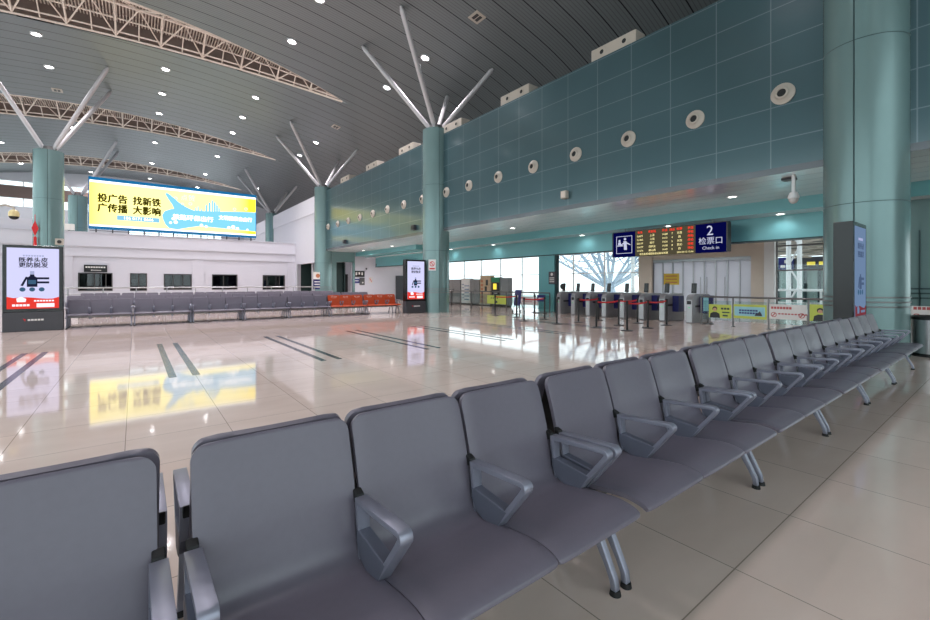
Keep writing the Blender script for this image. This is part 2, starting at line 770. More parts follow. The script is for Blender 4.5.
# trusses in the open bands
for k, yc in enumerate(BANDS[2:]):
    nm = ['nearest', 'middle', 'farthest'][k]
    root = thing('roof_truss', f'pale steel lattice truss in the {nm} lens-shaped slot of the grey ceiling', 'truss', (0, yc, 0), 0,
                 'lattice trusses in the ceiling slots')
    xs = [XL + .5 + i * (10.2 - XL - .5) / 13 for i in range(14)]
    fine = [XL + .5 + i * (10.3 - XL - .5) / 90 for i in range(91)]

    def P(x, v, dz):
        return (x, v * half_w(x), roof_z(x) + dz)
    mb = MB()
    for v, dz, r in ((-.93, .05, .05), (-.8, .2, .04), (.93, .05, .05), (.8, .2, .04), (0, .75, .07), (-.45, .5, .04), (.45, .5, .04)):
        mb.tube([P(x, v, dz) for x in xs], r, 6)
    mb.build('chords', 'lattice', root, smooth=True)
    mb = MB()
    for i in range(len(xs) - 1):
        xm = (xs[i] + xs[i + 1]) / 2
        for s in (-1, 1):
            mb.cyl(P(xs[i], s * .9, .08), P(xm, 0, .75), .035, n=5)
            mb.cyl(P(xm, 0, .75), P(xs[i + 1], s * .9, .08), .035, n=5)
            mb.cyl(P(xs[i], s * .9, .08), P(xs[i], 0, .75), .05, n=5)
            mb.cyl(P(xm, s * .9, .08), P(xm, s * .42, .5), .03, n=5)
    mb.build('web_members', 'lattice', root)
    mb = MB()
    for i in range(190):
        x = XL + .4 + i * (10.2 - XL - .4) / 190
        w = half_w(x) * .97
        z = roof_z(x)
        if w > .1:
            mb.box(x - .025, x + .025, -w, w, z + .82, z + .88)
    mb.build('louvre_screen', 'lattice', root)

# end walls with glazing (daylight)
def mullions(name, parent, axis, c, u0, u1, z0, z1, nu, zsplits, m='white_paint', t=.08):
    mb = MB()
    for i in range(nu + 1):
        u = u0 + (u1 - u0) * i / nu
        (mb.box(u - t / 2, u + t / 2, c - t, c + t, z0, z1) if axis == 'y' else mb.box(c - t, c + t, u - t / 2, u + t / 2, z0, z1))
    for z in zsplits:
        (mb.box(u0, u1, c - t * .8, c + t * .8, z - t / 2, z + t / 2) if axis == 'y' else
         mb.box(c - t * .8, c + t * .8, u0, u1, z - t / 2, z + t / 2))
    return mb.build(name, m, parent)


def glazed(name, axis, c, u0, u1, z0, z1, nu, zs, pane='glass', m='white_paint', t=.08):
    mb = MB()
    (mb.box(u0, u1, c - .006, c + .006, z0, z1) if axis == 'y' else mb.box(c - .006, c + .006, u0, u1, z0, z1))
    o = struct(name, mb, pane)
    mullions('window_frame', o, axis, c, u0, u1, z0, z1, nu, zs, m, t)
    return o


struct('wall_left', wall_cells(MB(), 'x', XL - .3, XL, YB, YF, -.2, 15.6, [(YB + 1, YF - 1, .6, 10.5)]), 'white_wall')
glazed('window_6', 'x', XL - .15, YB + 1, YF - 1, .6, 10.5, 30, [.6, 3.2, 6, 8.5, 10.5])
struct('wall_behind', wall_cells(MB(), 'y', YB - .3, YB, XL, XR, -.2, 15.6, [(XL + 1, 11.2, .1, 11)]), 'white_wall')
glazed('window_7', 'y', YB - .15, XL + 1, 11.2, .1, 11, 16, [.1, 3, 6, 8.5, 11])

# far end wall over the terrace
struct('wall_far_end', wall_cells(MB(), 'y', YF, YF + .3, XL, XR, -.2, 15.6, [(XL + .6, -1.0, 9.4, 12.05), (-.6, 9, 6.6, 9.4)]), 'white_wall_grey')
w = glazed('window_8', 'y', YF + .15, XL + .6, -1.0, 9.4, 12.05, 6, [9.4, 10.3, 11.55, 12.05])
MB().box(XL + .6, -1.0, YF - .05, YF + .02, 10.3, 11.5).build('spandrel', 'brown_spandrel', w)
glazed('window_9', 'y', YF + .15, -.6, 9, 6.6, 9.4, 6, [6.6, 8.2, 9.4])

# back wall with its service windows
YW = 41.
WIN = [(-3.19, -1.29, .85, 2.15), (-.28, .75, .83, 2.15), (1.8, 3.65, .88, 2.13), (5.07, 6.96, .87, 2.13), (8.95, 10.81, .84, 2.12)]
mb = wall_cells(MB(), 'y', YW, YW + .35, XL, 11.7, -.2, 4.9, WIN)
mb.box(XL, 11.7, YW - .22, YW, 4.03, 5.03)
mb.box(XL, 11.7, YW - .10, YW, 3.33, 4.03)
mb.box(XL, 11.7, YW - .28, YW + .4, 5.0, 5.06)
mb.box(XL, -5.2, YW - .1, YW + .4, 5.06, 5.75)
for x in (-3.9, 4.1, 11.45):
    mb.box(x - .42, x + .42 if x < 11 else 11.7, YW - .06, YW, 0, 3.33)
struct('wall_back', mb, 'white_wall')
panes = ['blind', 'posterwhite', 'blind', 'curtain', 'blind']
for i, (a, b, z0, z1) in enumerate(WIN):
    o = struct(f'window_{i + 1}', MB().box(a, b, YW + .1, YW + .115, z0, z1), 'dark_glass')
    mb = MB()
    t = .07
    mb.box(a, b, YW - .03, YW + .14, z0, z0 + t).box(a, b, YW - .03, YW + .14, z1 - t, z1)
    mb.box(a, a + t, YW - .03, YW + .14, z0, z1).box(b - t, b, YW - .03, YW + .14, z0, z1)
    div = {0: (.46, .8), 1: (.5,), 2: (.33, .68), 3: (.45,), 4: (.2, .76)}[i]
    for d in div:
        x = a + (b - a) * d
        mb.box(x - .03, x + .03, YW - .01, YW + .13, z0, z1)
    mb.build('window_frame', 'frame_dark', o)
    MB().box(a - .1, b + .1, YW + .7, YW + .75, z0 - .1, z1 + .1).build('room_behind', 'dark_opening', o)
    if i == 0:
        MB().box(a + 1.2, b - .1, YW + .13, YW + .15, z0 + .1, z1 - .1).build('curtain', 'curtain', o)
    elif i == 1:
        MB().box(a + .12, a + .42, YW + .13, YW + .15, z0 + .1, z1 - .45).build('curtain', 'posterwhite', o)
    elif i == 4:
        for x0, x1 in ((a + .08, a + .34), (b - .4, b - .08)):
            MB().box(x0, x1, YW + .13, YW + .15, z0 + .1, z1 - .1).build('curtain', 'lightblue', o)
    else:
        MB().box(a + .05, b - .05, YW + .13, YW + .15, z0 + .05, z1 - .05).build('curtain', panes[i], o)
# terrace slab behind
struct('floor', MB().box(XL, 11.7, YW + .35, YF, 4.3, 4.7), 'concrete')

# right-hand walls
XW = 11.7
struct('wall_right', MB().box(XW, XW + .35, YB, 33.6, 3.91, 8.53), 'teal_tiles')
# white continuation beyond the teal wall
mb = wall_cells(MB(), 'x', XW, XW + .35, 33.6, YF, 0, 8.5, [(34.4, 40.4, 0, 3.1)])
mb.box(XW - .06, XW, 33.6, YF, 7.15, 8.5)
mb.box(XW - .03, XW + .02, 34.3, 40.6, 3.1, 3.2)
struct('wall_right_rear', mb, 'white_wall')
struct('trim_1', MB().box(XW - .02, XW + .1, 40.3, 40.5, 0, 3.15), 'white_wall_grey')
struct('wall_right_recess', MB().box(13.6, 13.7, 34, 41, 0, 3.5).box(12.05, 13.6, 34.3, 34.4, 0, 3.5).box(12.05, 13.6, 40.4, 40.5, 0, 3.5)
       .box(12.05, 13.6, 34.3, 40.5, 3.2, 3.3), 'dark_green')

# soffit, stepped beam, lintel
struct('ceiling', MB().box(XW - .004, 15.3, YB, 33.6, 3.90, 4.05), 'soffit')
struct('ceiling', MB().box(15.3, 16.25, YB, 33.6, 3.54, 4.05), 'soffit')
mb = MB().box(15.26, 15.3, YB, 33.6, 3.54, 3.925)
mb.box(16.2, 16.5, YB, 33.6, 2.8, 3.56)
struct('trim_2', mb, 'teal_light')
struct('trim_3', MB().box(16.17, 16.52, YB, 33.6, 2.75, 2.8), 'teal_dark')
# lower beams across the soffit
struct('trim_4', MB().box(14.4, 15.27, 24.0, 33.6, 3.6, 3.93), 'teal_light')
struct('ceiling', MB().box(16.5, XR, YB, 33.6, 3.5, 3.7), 'white_paint')
struct('ceiling', MB().box(XW + .3, XR, YB, 33.6, 4.06, 4.3), 'concrete')  # unseen upper deck, put in against sky light leaking in
struct('wall_upper_rear', MB().box(20.8, 21, YB, YF, 4.0, 11.5), 'white_wall_grey')  # unseen closing wall, put in to keep sky light off the roof
# end wall of the gate area
mb = wall_cells(MB(), 'y', 33.6, 33.9, 12.1, XR, 0, 4.0, [(12.75, 14.1, 0, 3.1)])
struct('wall_gate_end', mb, 'white_wall')
struct('trim_5', MB().box(12.0, 14.12, 33.45, 33.62, 3.1, 3.9).box(14.12, 14.3, 33.45, 33.62, 0, 3.9)
       .box(12.0, 12.75, 33.45, 33.62, 0, 3.1), 'teal')
struct('wall_corridor', MB().box(12.0, 16, 37, 37.2, 0, 3.5), 'white_wall_grey')
d = struct('door_1', MB().box(14.15, 15.1, 36.9, 36.98, 0, 2.2), 'black')
MB().box(14.3, 14.36, 36.84, 36.9, 1.0, 1.2).build('door_handle', 'steel', d)
d = struct('door_2', MB().box(18.1, 19.1, 33.5, 33.58, 0, 2.05), 'charcoal')
MB().box(18.85, 18.98, 33.44, 33.5, 1.0, 1.05).build('door_handle', 'steel', d)

# glazed front of the gate area, portal with sliding doors
XG = 22.
mb = wall_cells(MB(), 'x', XG, XG + .3, 7.1, 12.9, 0, 3.5, [(7.53, 12.2, 0, 2.62)])
mb.box(XG - .12, XG + .3, 7.0, 7.53, 0, 3.5).box(XG - .12, XG + .3, 12.2, 12.95, 0, 3.5)
struct('wall_portal', mb, 'beige_stone')
struct('trim_6', MB().box(XG - .2, XG + .1, 6.62, 7.0, 0, 3.5), 'white_paint')
d = struct('door_3', MB().box(XG + .1, XG + .13, 7.53, 12.2, 0, 2.5), 'frosted')
mb = MB()
for i in range(10):
    y = 7.53 + (12.2 - 7.53) * i / 9
    mb.box(XG + .05, XG + .15, y - .025, y + .025, 0, 2.55)
mb.box(XG - .02, XG + .2, 7.5, 12.25, 2.48, 2.62)
mb.build('door_frame', 'steel', d)
for y in (9.45, 9.75, 8.65):
    MB().tube([(XG, y, .6), (XG, y, 1.7)], .02).build('door_handle', 'steel', d)
glazed('window_10', 'x', XG + .1, 12.95, 33.5, 0, 3.5, 9, [.05, 2.0, 3.45], m='white_paint', t=.05)
glazed('window_11', 'x', XG + .1, 1.0, 6.62, 0, 3.5, 3, [.05, 1.95, 3.0, 3.45], m='steel_dark', t=.06)
glazed('window_12', 'x', XG + .1, YB, 1.0, 0, 3.5, 8, [.05, 1.95, 3.45], m='steel_dark', t=.06)
# short teal wall at the far right, under the lintel
struct('wall_right_near', MB().box(15.9, 16.5, .7, 1.95, 0, 3.6), 'teal')
struct('trim_7', MB().box(15.86, 15.9, .7, 1.95, 1.24, 1.28).box(15.86, 15.9, .7, 1.95, 1.12, 1.16).box(15.86, 15.9, .7, 1.95, 1.0, 1.04)
       .box(15.86, 15.9, 1.66, 1.69, 0, 2.75), 'teal_dark')

# floor inlay strips
n = 0
for xc in (-1.59, .60, 2.86, 5.08, 7.3, 9.5, 11.7):
    for dx in (-.15, .15):
        n += 1
        struct(f'trim_{20 + n}', MB().box(xc + dx - .05, xc + dx + .05, 7.72, 12.15, -.001, .0015), 'stripe')

# ------------------------------------------------------------------ columns
def column(x, y, label, z_top=8.82, r=.65, struts=True, left=False, band=True, seam=PI):
    t = thing('column', label, 'column', (x, y, 0), 0, 'round teal columns')
    MB().lathe([(0, 0), (r, 0), (r, z_top), (0, z_top)], n=48).build('shaft', 'teal', t, smooth=True)
    mb = MB()
    for z in (2.95, 6.1):
        mb.lathe([(r - .01, z), (r + .003, z), (r + .003, z + .014), (r - .01, z + .014)], n=48)
    a = seam
    mb.cyl((r * math.cos(a), r * math.sin(a), 0), (r * math.cos(a), r * math.sin(a), z_top), .012, n=6)
    mb.build('panel_joints', 'teal_dark', t)
    if band:
        for z in (1.13, 1.04, .95):
            MB().lathe([(r - .01, z - .018), (r + .010, z - .012), (r + .010, z + .012), (r - .01, z + .012)], n=48).build('steel_band', 'steel_dark', t, smooth=True)
    MB().lathe([(0, z_top - .02), (r * .55, z_top - .02), (r * .5, z_top + .25), (0, z_top + .25)], n=24).build('cap', 'steel_dark', t, smooth=True)
    if struts:
        for sx, sy in ((-1, -1), (-1, 1), (1, -1), (1, 1)):
            dx = (-3.0 if sx < 0 else 2.03) if not left else (-2.6 if sx < 0 else 2.65)
            dy = sy * 1.9
            z = roof_z(x + dx)
            p0, p1 = Vector((sx * .2, sy * .18, z_top + .1)), Vector((dx, dy, z - .02))
            q0, q1 = p0.lerp(p1, .06), p0.lerp(p1, .96)
            mb = MB()
            mb.cyl(p0, q0, .06, .11, 14).cyl(q0, q1, .11, .11, 14).cyl(q1, p1, .11, .05, 14)
            mb.build('strut', 'strut', t, smooth=True)
    return t


column(11.7, 2.0, 'wide round teal column at the right end of the near grey benches', z_top=8.9, seam=math.radians(176))
column(11.7, 17.6, 'round teal column beside the right poster totem with four pale struts on top', seam=math.radians(-110))
column(11.7, 33.5, 'round teal column at the far end of the teal panel wall')
column(11.7, 49.3, 'small far teal column standing against the white side wall above the terrace')
column(-3.85, 33.6, 'free-standing teal column behind the left poster totem', left=True, seam=math.radians(-88))
column(-3.85, 49.4, 'far teal column behind the left edge of the yellow billboard', left=True, seam=math.radians(-88))
t = thing('support_pillar', 'teal pillar between the white windows behind the gates', 'pillar', (16.3, 14.45, 0))
MB().box(-.2, .2, -.5, .5, 0, 2.75).build('shaft', 'teal_light', t, bevel=.03)
MB().box(-.1, .1, -.58, -.5, 0, 2.75).build('edge_strip', 'teal_dark', t)

# ------------------------------------------------------------------ near benches (two rows back to back)
grey = make_bench('bench', 'x', 'bench', 'pu_grey')
xs = [-.725 + 1.655 * k for k in range(7)]
xs[0] -= .014
lab_ord = ['the bench cut by the left edge', 'the nearest full bench', 'the bench right of the nearest full one',
           'the fourth bench of the near front row', 'the fifth bench of the near front row', 'the sixth bench of the near front row',
           'the last bench of the near front row']
front_lab = ['grey three-seat bench cut by the left photo edge, near row facing the camera',
             'nearest full grey three-seat bench with silver armrests, filling the lower middle',
             'grey three-seat bench next right after the nearest full bench, near front row',
             'grey three-seat bench fourth from the left in the near front row',
             'grey three-seat bench fifth from the left in the near front row',
             'grey three-seat bench sixth from the left in the near front row',
             'grey three-seat bench at the right end of the near row, by the black display']
used = False
for k, x in enumerate(xs):
    place(grey, used, x, 1.3535, 0, front_lab[k], 'near row of grey benches facing the camera')
    used = True
for k, x in enumerate(xs[:6]):
    place(grey, True, x + .012, 1.952, PI, 'grey bench facing away, back to back with ' + lab_ord[k],
          'near row of grey benches facing away')

# far benches: three double rows, the last two of the front row orange
orange = make_bench('bench', 'x', 'bench', 'pu_orange', True)
FX = [-.87 + 1.655 * k for k in range(7)]
for k, x in enumerate(FX[:5]):
    place(grey, True, x, 18.14, 0, f'grey three-seat bench, {ORD[k]} to the right of the left poster totem, front far row', 'front far row of grey benches')
place(orange, False, FX[5], 18.14, 0, 'orange priority three-seat bench next to the grey benches', 'orange priority benches')
place(orange, True, FX[6], 18.14, 0, 'orange priority three-seat bench next to the right poster totem', 'orange priority benches')
for k, x in enumerate(FX):
    place(grey, True, x, 18.73, PI, f'grey bench facing away, backing the {ORD[k]} bench right of the left totem', 'benches behind the front far row')
for r, (y, nm) in enumerate(((23.6, 'middle far row'), (29.2, 'rearmost far row'))):
    for k in range(8):
        x = -1.4 + 1.655 * k
        place(grey, True, x, y, 0, f'grey bench mostly hidden in the {nm}, {ORD[k]} from the left', f'benches of the {nm} facing the camera')
        place(grey, True, x, y + .59, PI, f'grey bench facing the back wall in the {nm}, {ORD[k]} from the left', f'benches of the {nm} facing away')

# ------------------------------------------------------------------ poster totems
def totem(label, x0, x1, y, h=2.5, depth=.28, lit=True, dim=False):
    xc = (x0 + x1) / 2
    t = thing('display_totem', label, 'display totem', (xc, y, 0))
    w = (x1 - x0) / 2
    MB().box(-w, w, 0, depth, .56, h).build('housing', 'bezel' if lit else 'charcoal', t, bevel=.012)
    b = MB().box(-w, w, -.01, depth + .01, 0, .56).build('base', 'charcoal', t, bevel=.01)
    mb = MB()
    for i in range(5):
        mb.box(-.12 + i * .07, -.065 + i * .07, -.014, -.01, .305, .355)
    mb.build('maker_lettering', 'posterwhite', b)
    mb = MB()
    mb.prism([(-.22, .37), (-.16, .36), (-.17, .29)], 'y', -.014, -.01)
    mb.build('maker_mark', 'red', b)
    sw, z0, z1 = w - .09, .66, h - .08
    if not lit:
        sw = w - .08
    s = MB().box(-sw, sw, -.006, .01, z0, z1).build('screen', 'poster_bg_dim' if dim else 'poster_bg', t)
    H = z1 - z0
    W = 2 * sw
    def tx(st, size, m, u, v, **kw):
        m = 'poster_ink_dim' if dim else m
        text(st, size, m, 'poster_lettering', s, (u * sw, -.0085, z0 + v * H), **kw)
    k = W / 1.09
    mb = MB()
    for i in range(8):
        mb.box((-.40 + i * .104) * sw, (-.33 + i * .104) * sw, -.0085, -.006, z0 + .862 * H, z0 + .888 * H)
    mb.build('poster_small_line', 'poster_grey', s)
    tx('既养头皮', .155 * k, 'poster_dark', 0, .80, bold=.03)
    tx('更防脱发', .155 * k, 'poster_dark', 0, .715, bold=.03)
    # bottle with a dropper and two tubes
    mb = MB()
    cx, cz = -.05 * sw, z0 + .36 * H
    mb.prism([(cx - .11 * k, cz), (cx + .11 * k, cz), (cx + .11 * k, cz + .27 * k), (cx + .05 * k, cz + .31 * k), (cx + .04 * k, cz + .4 * k),
              (cx - .04 * k, cz + .4 * k), (cx - .05 * k, cz + .31 * k), (cx - .11 * k, cz + .27 * k)], 'y', -.009, -.006)
    mb.prism([(cx - .24 * k, cz + .04 * k), (cx - .19 * k, cz + .02 * k), (cx - .09 * k, cz + .28 * k), (cx - .13 * k, cz + .3 * k)], 'y', -.009, -.006)
    mb.box(cx + .1 * k, cx + .36 * k, -.009, -.006, cz + .22 * k, cz + .28 * k).box(cx + .1 * k, cx + .36 * k, -.009, -.006, cz + .1 * k, cz + .16 * k)
    mb.build('poster_bottle', 'poster_ink_dim' if dim else 'poster_dark', s)
    MB().box(cx - .08 * k, cx + .08 * k, -.0095, -.006, cz + .08 * k, cz + .2 * k).build('bottle_label', 'poster_ink_dim' if dim else 'poster_blue', s)
    MB().box(cx - .045 * k, cx + .045 * k, -.0095, -.006, cz + .36 * k, cz + .46 * k).build('bottle_cap', 'poster_bg_dim' if dim else 'poster_grey', s)
    for q in (-.2, 0, .2):
        MB().cyl((cx + q * k, -.009, cz - .075 * k), (cx + q * k, -.006, cz - .075 * k), .062 * k, n=20).build('poster_badge', 'poster_blue', s)
    mb = MB()
    pts = [(-sw, z0), (sw, z0), (sw, z0 + .19 * H)]
    for i in range(1, 8):
        u = 1 - i / 4.
        pts.append((u * sw, z0 + (.17 - .012 * math.sin(i * .9) + .01 * i / 8) * H))
    pts.append((-sw, z0 + .2 * H))
    mb.prism(pts, 'y', -.0085, -.006)
    mb.build('poster_band', 'poster_red_dim' if dim else 'poster_red', s)
    mb = MB()
    mb.prism([(-.62 * sw, z0 + .11 * H), (-.3 * sw, z0 + .11 * H), (-.27 * sw, z0 + .16 * H), (-.46 * sw, z0 + .2 * H), (-.65 * sw, z0 + .17 * H)], 'y', -.0095, -.0085)
    mb.box(.12 * sw, .82 * sw, -.0095, -.0085, z0 + .02 * H, z0 + .085 * H)
    for i in range(5):
        mb.box((-.8 + i * .135) * sw, (-.69 + i * .135) * sw, -.0095, -.0085, z0 + .04 * H, z0 + .075 * H)
    for i in range(7):
        mb.box((.02 + i * .115) * sw, (.11 + i * .115) * sw, -.0095, -.0085, z0 + .115 * H, z0 + .14 * H)
    mb.build('poster_caption', 'poster_bg_dim' if dim else 'poster_white', s)
    return t


totem('wide black poster totem with lit screen at the left photo edge', -2.98, -1.71, 17.66)
totem('black poster totem with lit screen at the end of the orange benches', 9.9, 10.98, 17.4)
totem('black poster totem seen side-on in front of the wide right column', 10.02, 11.02, 1.86, dim=True)

# ------------------------------------------------------------------ yellow billboard
Y = 40.6
bb = thing('billboard', 'long lit yellow and blue advertising billboard above the white back wall', 'billboard', (2.9, Y, 5.0))
o = (2.9, Y, 5.0)
X0, X1, Z0, Z1 = -2.55, 8.3, 5.36, 8.95
MB(o).box(X0 - .06, X1 + .06, Y, Y + .3, Z0 - .05, Z1 + .06).build('housing', 'bb_edge', bb)
fp = MB(o).box(X0, X1, Y - .012, Y, Z0, Z1).build('lit_face', 'bb_yellow', bb)
W, H = X1 - X0, Z1 - Z0


def bx(u):
    return X0 + u * W


def bz(v):
    return Z0 + v * H


e1, e2, e3 = Y - .02, Y - .012, Y - .03
mb = MB(o)
mb.box(X0, X1, e1, e2, bz(.955), Z1).box(X0, X1, e1, e2, Z0, bz(.035))
mb.build('edge_strip', 'bb_edge', fp)
mb = MB(o)
mb.box(X0, X1, e1, e2, bz(.912), bz(.955)).box(X0, X1, e1, e2, bz(.035), bz(.07))
mb.build('edge_glow', 'bb_white', fp)
# thumbs-up arm and skyline in pale blue
hand = [(1, .60), (1, .14), (.8, .16), (.62, .18), (.55, .13), (.48, .07), (.43, .09), (.41, .16), (.395, .27), (.39, .36), (.405, .45),
        (.44, .505), (.46, .52), (.45, .60), (.425, .72), (.408, .82), (.416, .855), (.435, .82), (.47, .72), (.505, .63), (.54, .57), (.58, .52), (.7, .53), (.8, .56), (.9, .585)]
mb = MB(o)
mb.prism([(bx(u), bz(v)) for u, v in hand], 'y', e1, e2)
for u, v0, v1, wd in ((.655, .5, .68, .012), (.675, .5, .74, .014), (.695, .5, .80, .010), (.71, .5, .76, .012), (.725, .5, .70, .012), (.74, .5, .64, .010),
                      (.59, .5, .6, .008), (.605, .5, .63, .008), (.625, .5, .58, .008)):
    mb.prism([(bx(u), bz(v0)), (bx(u + wd), bz(v0)), (bx(u + wd), bz(v1 - .03)), (bx(u + wd / 2), bz(v1)), (bx(u), bz(v1 - .02))], 'y', e1, e2)
for u, v in ((.51, .63), (.85, .63), (.93, .66), (.56, .66), (.47, .75)):
    mb.ring([(bx(u) + .13 * math.cos(a), bz(v) + .13 * math.sin(a)) for a in [i * PI / 5 for i in range(10)]],
            [(bx(u) + .08 * math.cos(a), bz(v) + .08 * math.sin(a)) for a in [i * PI / 5 for i in range(10)]], 'y', e1, e2)
mb.build('hand_motif', 'bb_blue', fp)
mb = MB(o)
for u, v, r in ((.47, .26, .22), (.455, .33, .18), (.44, .24, .16), (.63, .23, .2), (.66, .21, .17), (.81, .22, .2), (.84, .24, .25), (.87, .21, .2), (.94, .2, .14)):
    mb.cyl((bx(u), e3 + .005, bz(v - .03)), (bx(u), e2, bz(v - .03)), r * .6, n=14)
mb.build('tree_motif', 'bb_white', fp)
mb = MB(o)
mb.box(bx(.14), bx(.375), e1, e2, bz(.19), bz(.285))
mb.build('number_pill', 'bb_pill', fp)


def btext(s, size, m, u, v, **kw):
    text(s, size, m, 'billboard_lettering', fp, Vector((bx(u), e3 + .004, bz(v))) - Vector(o), **kw)


for st_, u_, v_ in (('投广告', .118, .60), ('找新铁', .304, .60), ('广传播', .118, .405), ('大影响', .304, .405)):
    btext(st_, .66, 'text_dark_lit', u_, v_, sx=.87, bold=.05)
btext('186 0171 0666', .3, 'bb_white', .257, .236, bold=.02)
btext('点赞', .5, 'bb_blue', .545, .775)
btext('铁路环保出行', .46, 'bb_white', .58, .335, bold=.04)
btext('文明健康自由行', .40, 'bb_white', .858, .40, sx=.9, bold=.04)
mb = MB(o)
for i in range(12):
    x = X0 + .35 + i * (W - .7) / 11
    mb.box(x - .04, x + .04, Y + .05, Y + .2, 5.06, Z0)
mb.box(X0, X1, Y + .1, Y + .16, 5.17, 5.21)
mb.build('support_frame', 'charcoal', bb)

# ------------------------------------------------------------------ things on the teal wall
for k in range(16):
    y = 3.38 + 1.931 * k - (.2 if k == 7 else 0)
    t = thing('jet_nozzle', f'round cream air nozzle on the teal wall, {ORD[k]} from the right column', 'air nozzle', (XW, y, 5.70), 0, 'air nozzles on the teal wall')
    MB().lathe([(.11, -.1), (.135, -.10), (.19, -.05), (.235, -.035), (.235, .01), (.11, .01)], n=28, axis='x').build('flange', 'offwhite', t, smooth=True)
    MB().lathe([(.15, -.045), (.145, -.09), (.12, -.125), (.09, -.13), (.088, -.02)], n=24, axis='x').build('nozzle_ring', 'offwhite', t, smooth=True)
    MB().lathe([(0, -.10), (.10, -.10), (.10, -.08), (0, -.08)], c=(0, -.01, -.01), n=24, axis='x').build('nozzle_mouth', 'dark_opening', t)
    if k in (3,):
        pass
for k, yc in enumerate((7.8, 12.15, 16.35, 20.6, 24.9, 29.2)):
    t = thing('air_outlet_box', f'cream air outlet box on top of the teal wall, {ORD[k]} from the right', 'air outlet', (XW + .02, yc, 8.53), 0, 'air outlet boxes on the wall top')
    MB().box(0, .5, -.78, .78, 0, .37).build('casing', 'offwhite', t, bevel=.01)
    for y in (-.4, .38):
        p = MB().lathe([(.07, -.02), (.09, -.025), (.12, -.015), (.12, 0), (.07, 0)], c=(0, y, .18), n=20, axis='x').build('outlet', 'offwhite', t, smooth=True)
        MB().lathe([(0, -.012), (.085, -.012), (.085, 0), (0, 0)], c=(0, y, .18), n=20, axis='x').build('outlet_mouth', 'dark_opening', p)
for k, (y, z, nm) in enumerate(((9.59, 4.41, 'below the nozzles on the right half of the teal wall'), (19.6, 4.32, 'left of the middle column on the teal wall'),
                                (29.0, 4.3, 'at the far end of the teal wall'))):
    t = thing('wall_speaker', 'small grey box speaker ' + nm, 'speaker', (XW, y, z), 0, 'box speakers on the teal wall')
    q = .16 if k else .11
    MB().box(-.16, 0, -q, q, -.13, .13).build('casing', 'charcoal' if k else 'offwhite', t, bevel=.01)
    MB().box(-.17, -.16, -q + .03, q - .03, -.10, .10).build('grille', 'black' if k else 'beige_stone', t)

# ------------------------------------------------------------------ ceiling lights
ROWN = {-8.8: 'the ceiling row at the far left', -3.81: 'the ceiling row over the left column', 1.4: 'the ceiling row over the left half of the billboard',
        6.1: 'the ceiling row over the right end of the billboard', 11.2: 'the ceiling row beside the teal wall'}
GRID = {-8.8: (51.7, 59.6), -3.81: (29.4, 33.4, 45.3, 62.3), 1.4: (21.9, 29.85, 33.8, 37.9, 45.95, 54.1, 62.1),
        6.1: (17.9, 21.85, 29.85, 33.95, 37.9, 45.8, 54.2, 62.1), 11.2: (17.8, 21.8, 33.65, 37.85, 53.9)}
for x, ys in GRID.items():
    for k, y in enumerate(ys):
        z = roof_z(x)
        tilt = math.atan(-2 * .00889 * (x + .8))
        t = thing('ceiling_downlight', f'round ceiling downlight, {ORD[k]} nearest in {ROWN[x]}', 'ceiling light', (x, y, z), 0, 'downlights in the grey ceiling')
        t.rotation_euler = (0, -tilt, 0)
        MB().lathe([(.17, 0), (.23, 0), (.23, -.05), (.17, -.06)], n=24).build('trim_ring', 'white_paint', t, smooth=True)
        MB().lathe([(0, -.03), (.17, -.03), (.17, -.02), (0, -.02)], n=24).build('lamp_face', 'lamp', t)
for k, (x, y, z, nm) in enumerate(((13.72, 5.2, 3.90, 'in the pale soffit, nearest the right column'), (13.6, 14.2, 3.90, 'in the pale soffit, right of the middle column'),
                                   (13.72, 25.95, 3.90, 'in the pale soffit, just left of the middle column'), (13.8, 30.7, 3.90, 'in the pale soffit, farthest left'),
                                   (15.85, 4.65, 3.54, 'under the stepped beam, nearest the right column'), (15.85, 8.2, 3.54, 'under the stepped beam, over the departure board'),
                                   (15.85, 12.1, 3.54, 'under the stepped beam, left of the blue gate sign'), (15.85, 18.1, 3.54, 'under the stepped beam, over the pillar behind the gates'),
                                   (15.85, 22.15, 3.54, 'under the stepped beam, beside the middle column'))):
    t = thing('recessed_light', 'small bright recessed light ' + nm, 'ceiling light', (x, y, z), 0, 'recessed lights over the gates')
    MB().lathe([(.10, .02), (.14, .02), (.14, -.012), (.10, -.012)], n=20).build('trim_ring', 'white_paint', t)
    MB().lathe([(0, -.008), (.10, -.008), (.10, 0), (0, 0)], n=20).build('lamp_face', 'lamp_small', t)
for k, (x, y, nm) in enumerate(((11.2, 13.8, 'nearest, above the teal wall top'), (11.2, 29.5, 'farther along the ceiling left of the middle column'),
                                (-3.88, 37.2, 'above the left column'))):
    t = thing('ceiling_grille', 'small pale square grille ' + nm, 'ceiling grille', (x, y, roof_z(x)), 0, 'pale grilles in the ceiling')
    t.rotation_euler = (0, math.atan(2 * .00889 * (x + .8)), 0)
    MB().box(-.25, .25, -.3, .3, -.03, .01).build('plate', 'offwhite', t)
    MB().box(-.15, -.02, -.18, .18, -.035, -.03).box(.02, .15, -.18, .18, -.035, -.03).build('slots', 'frame_dark', t)

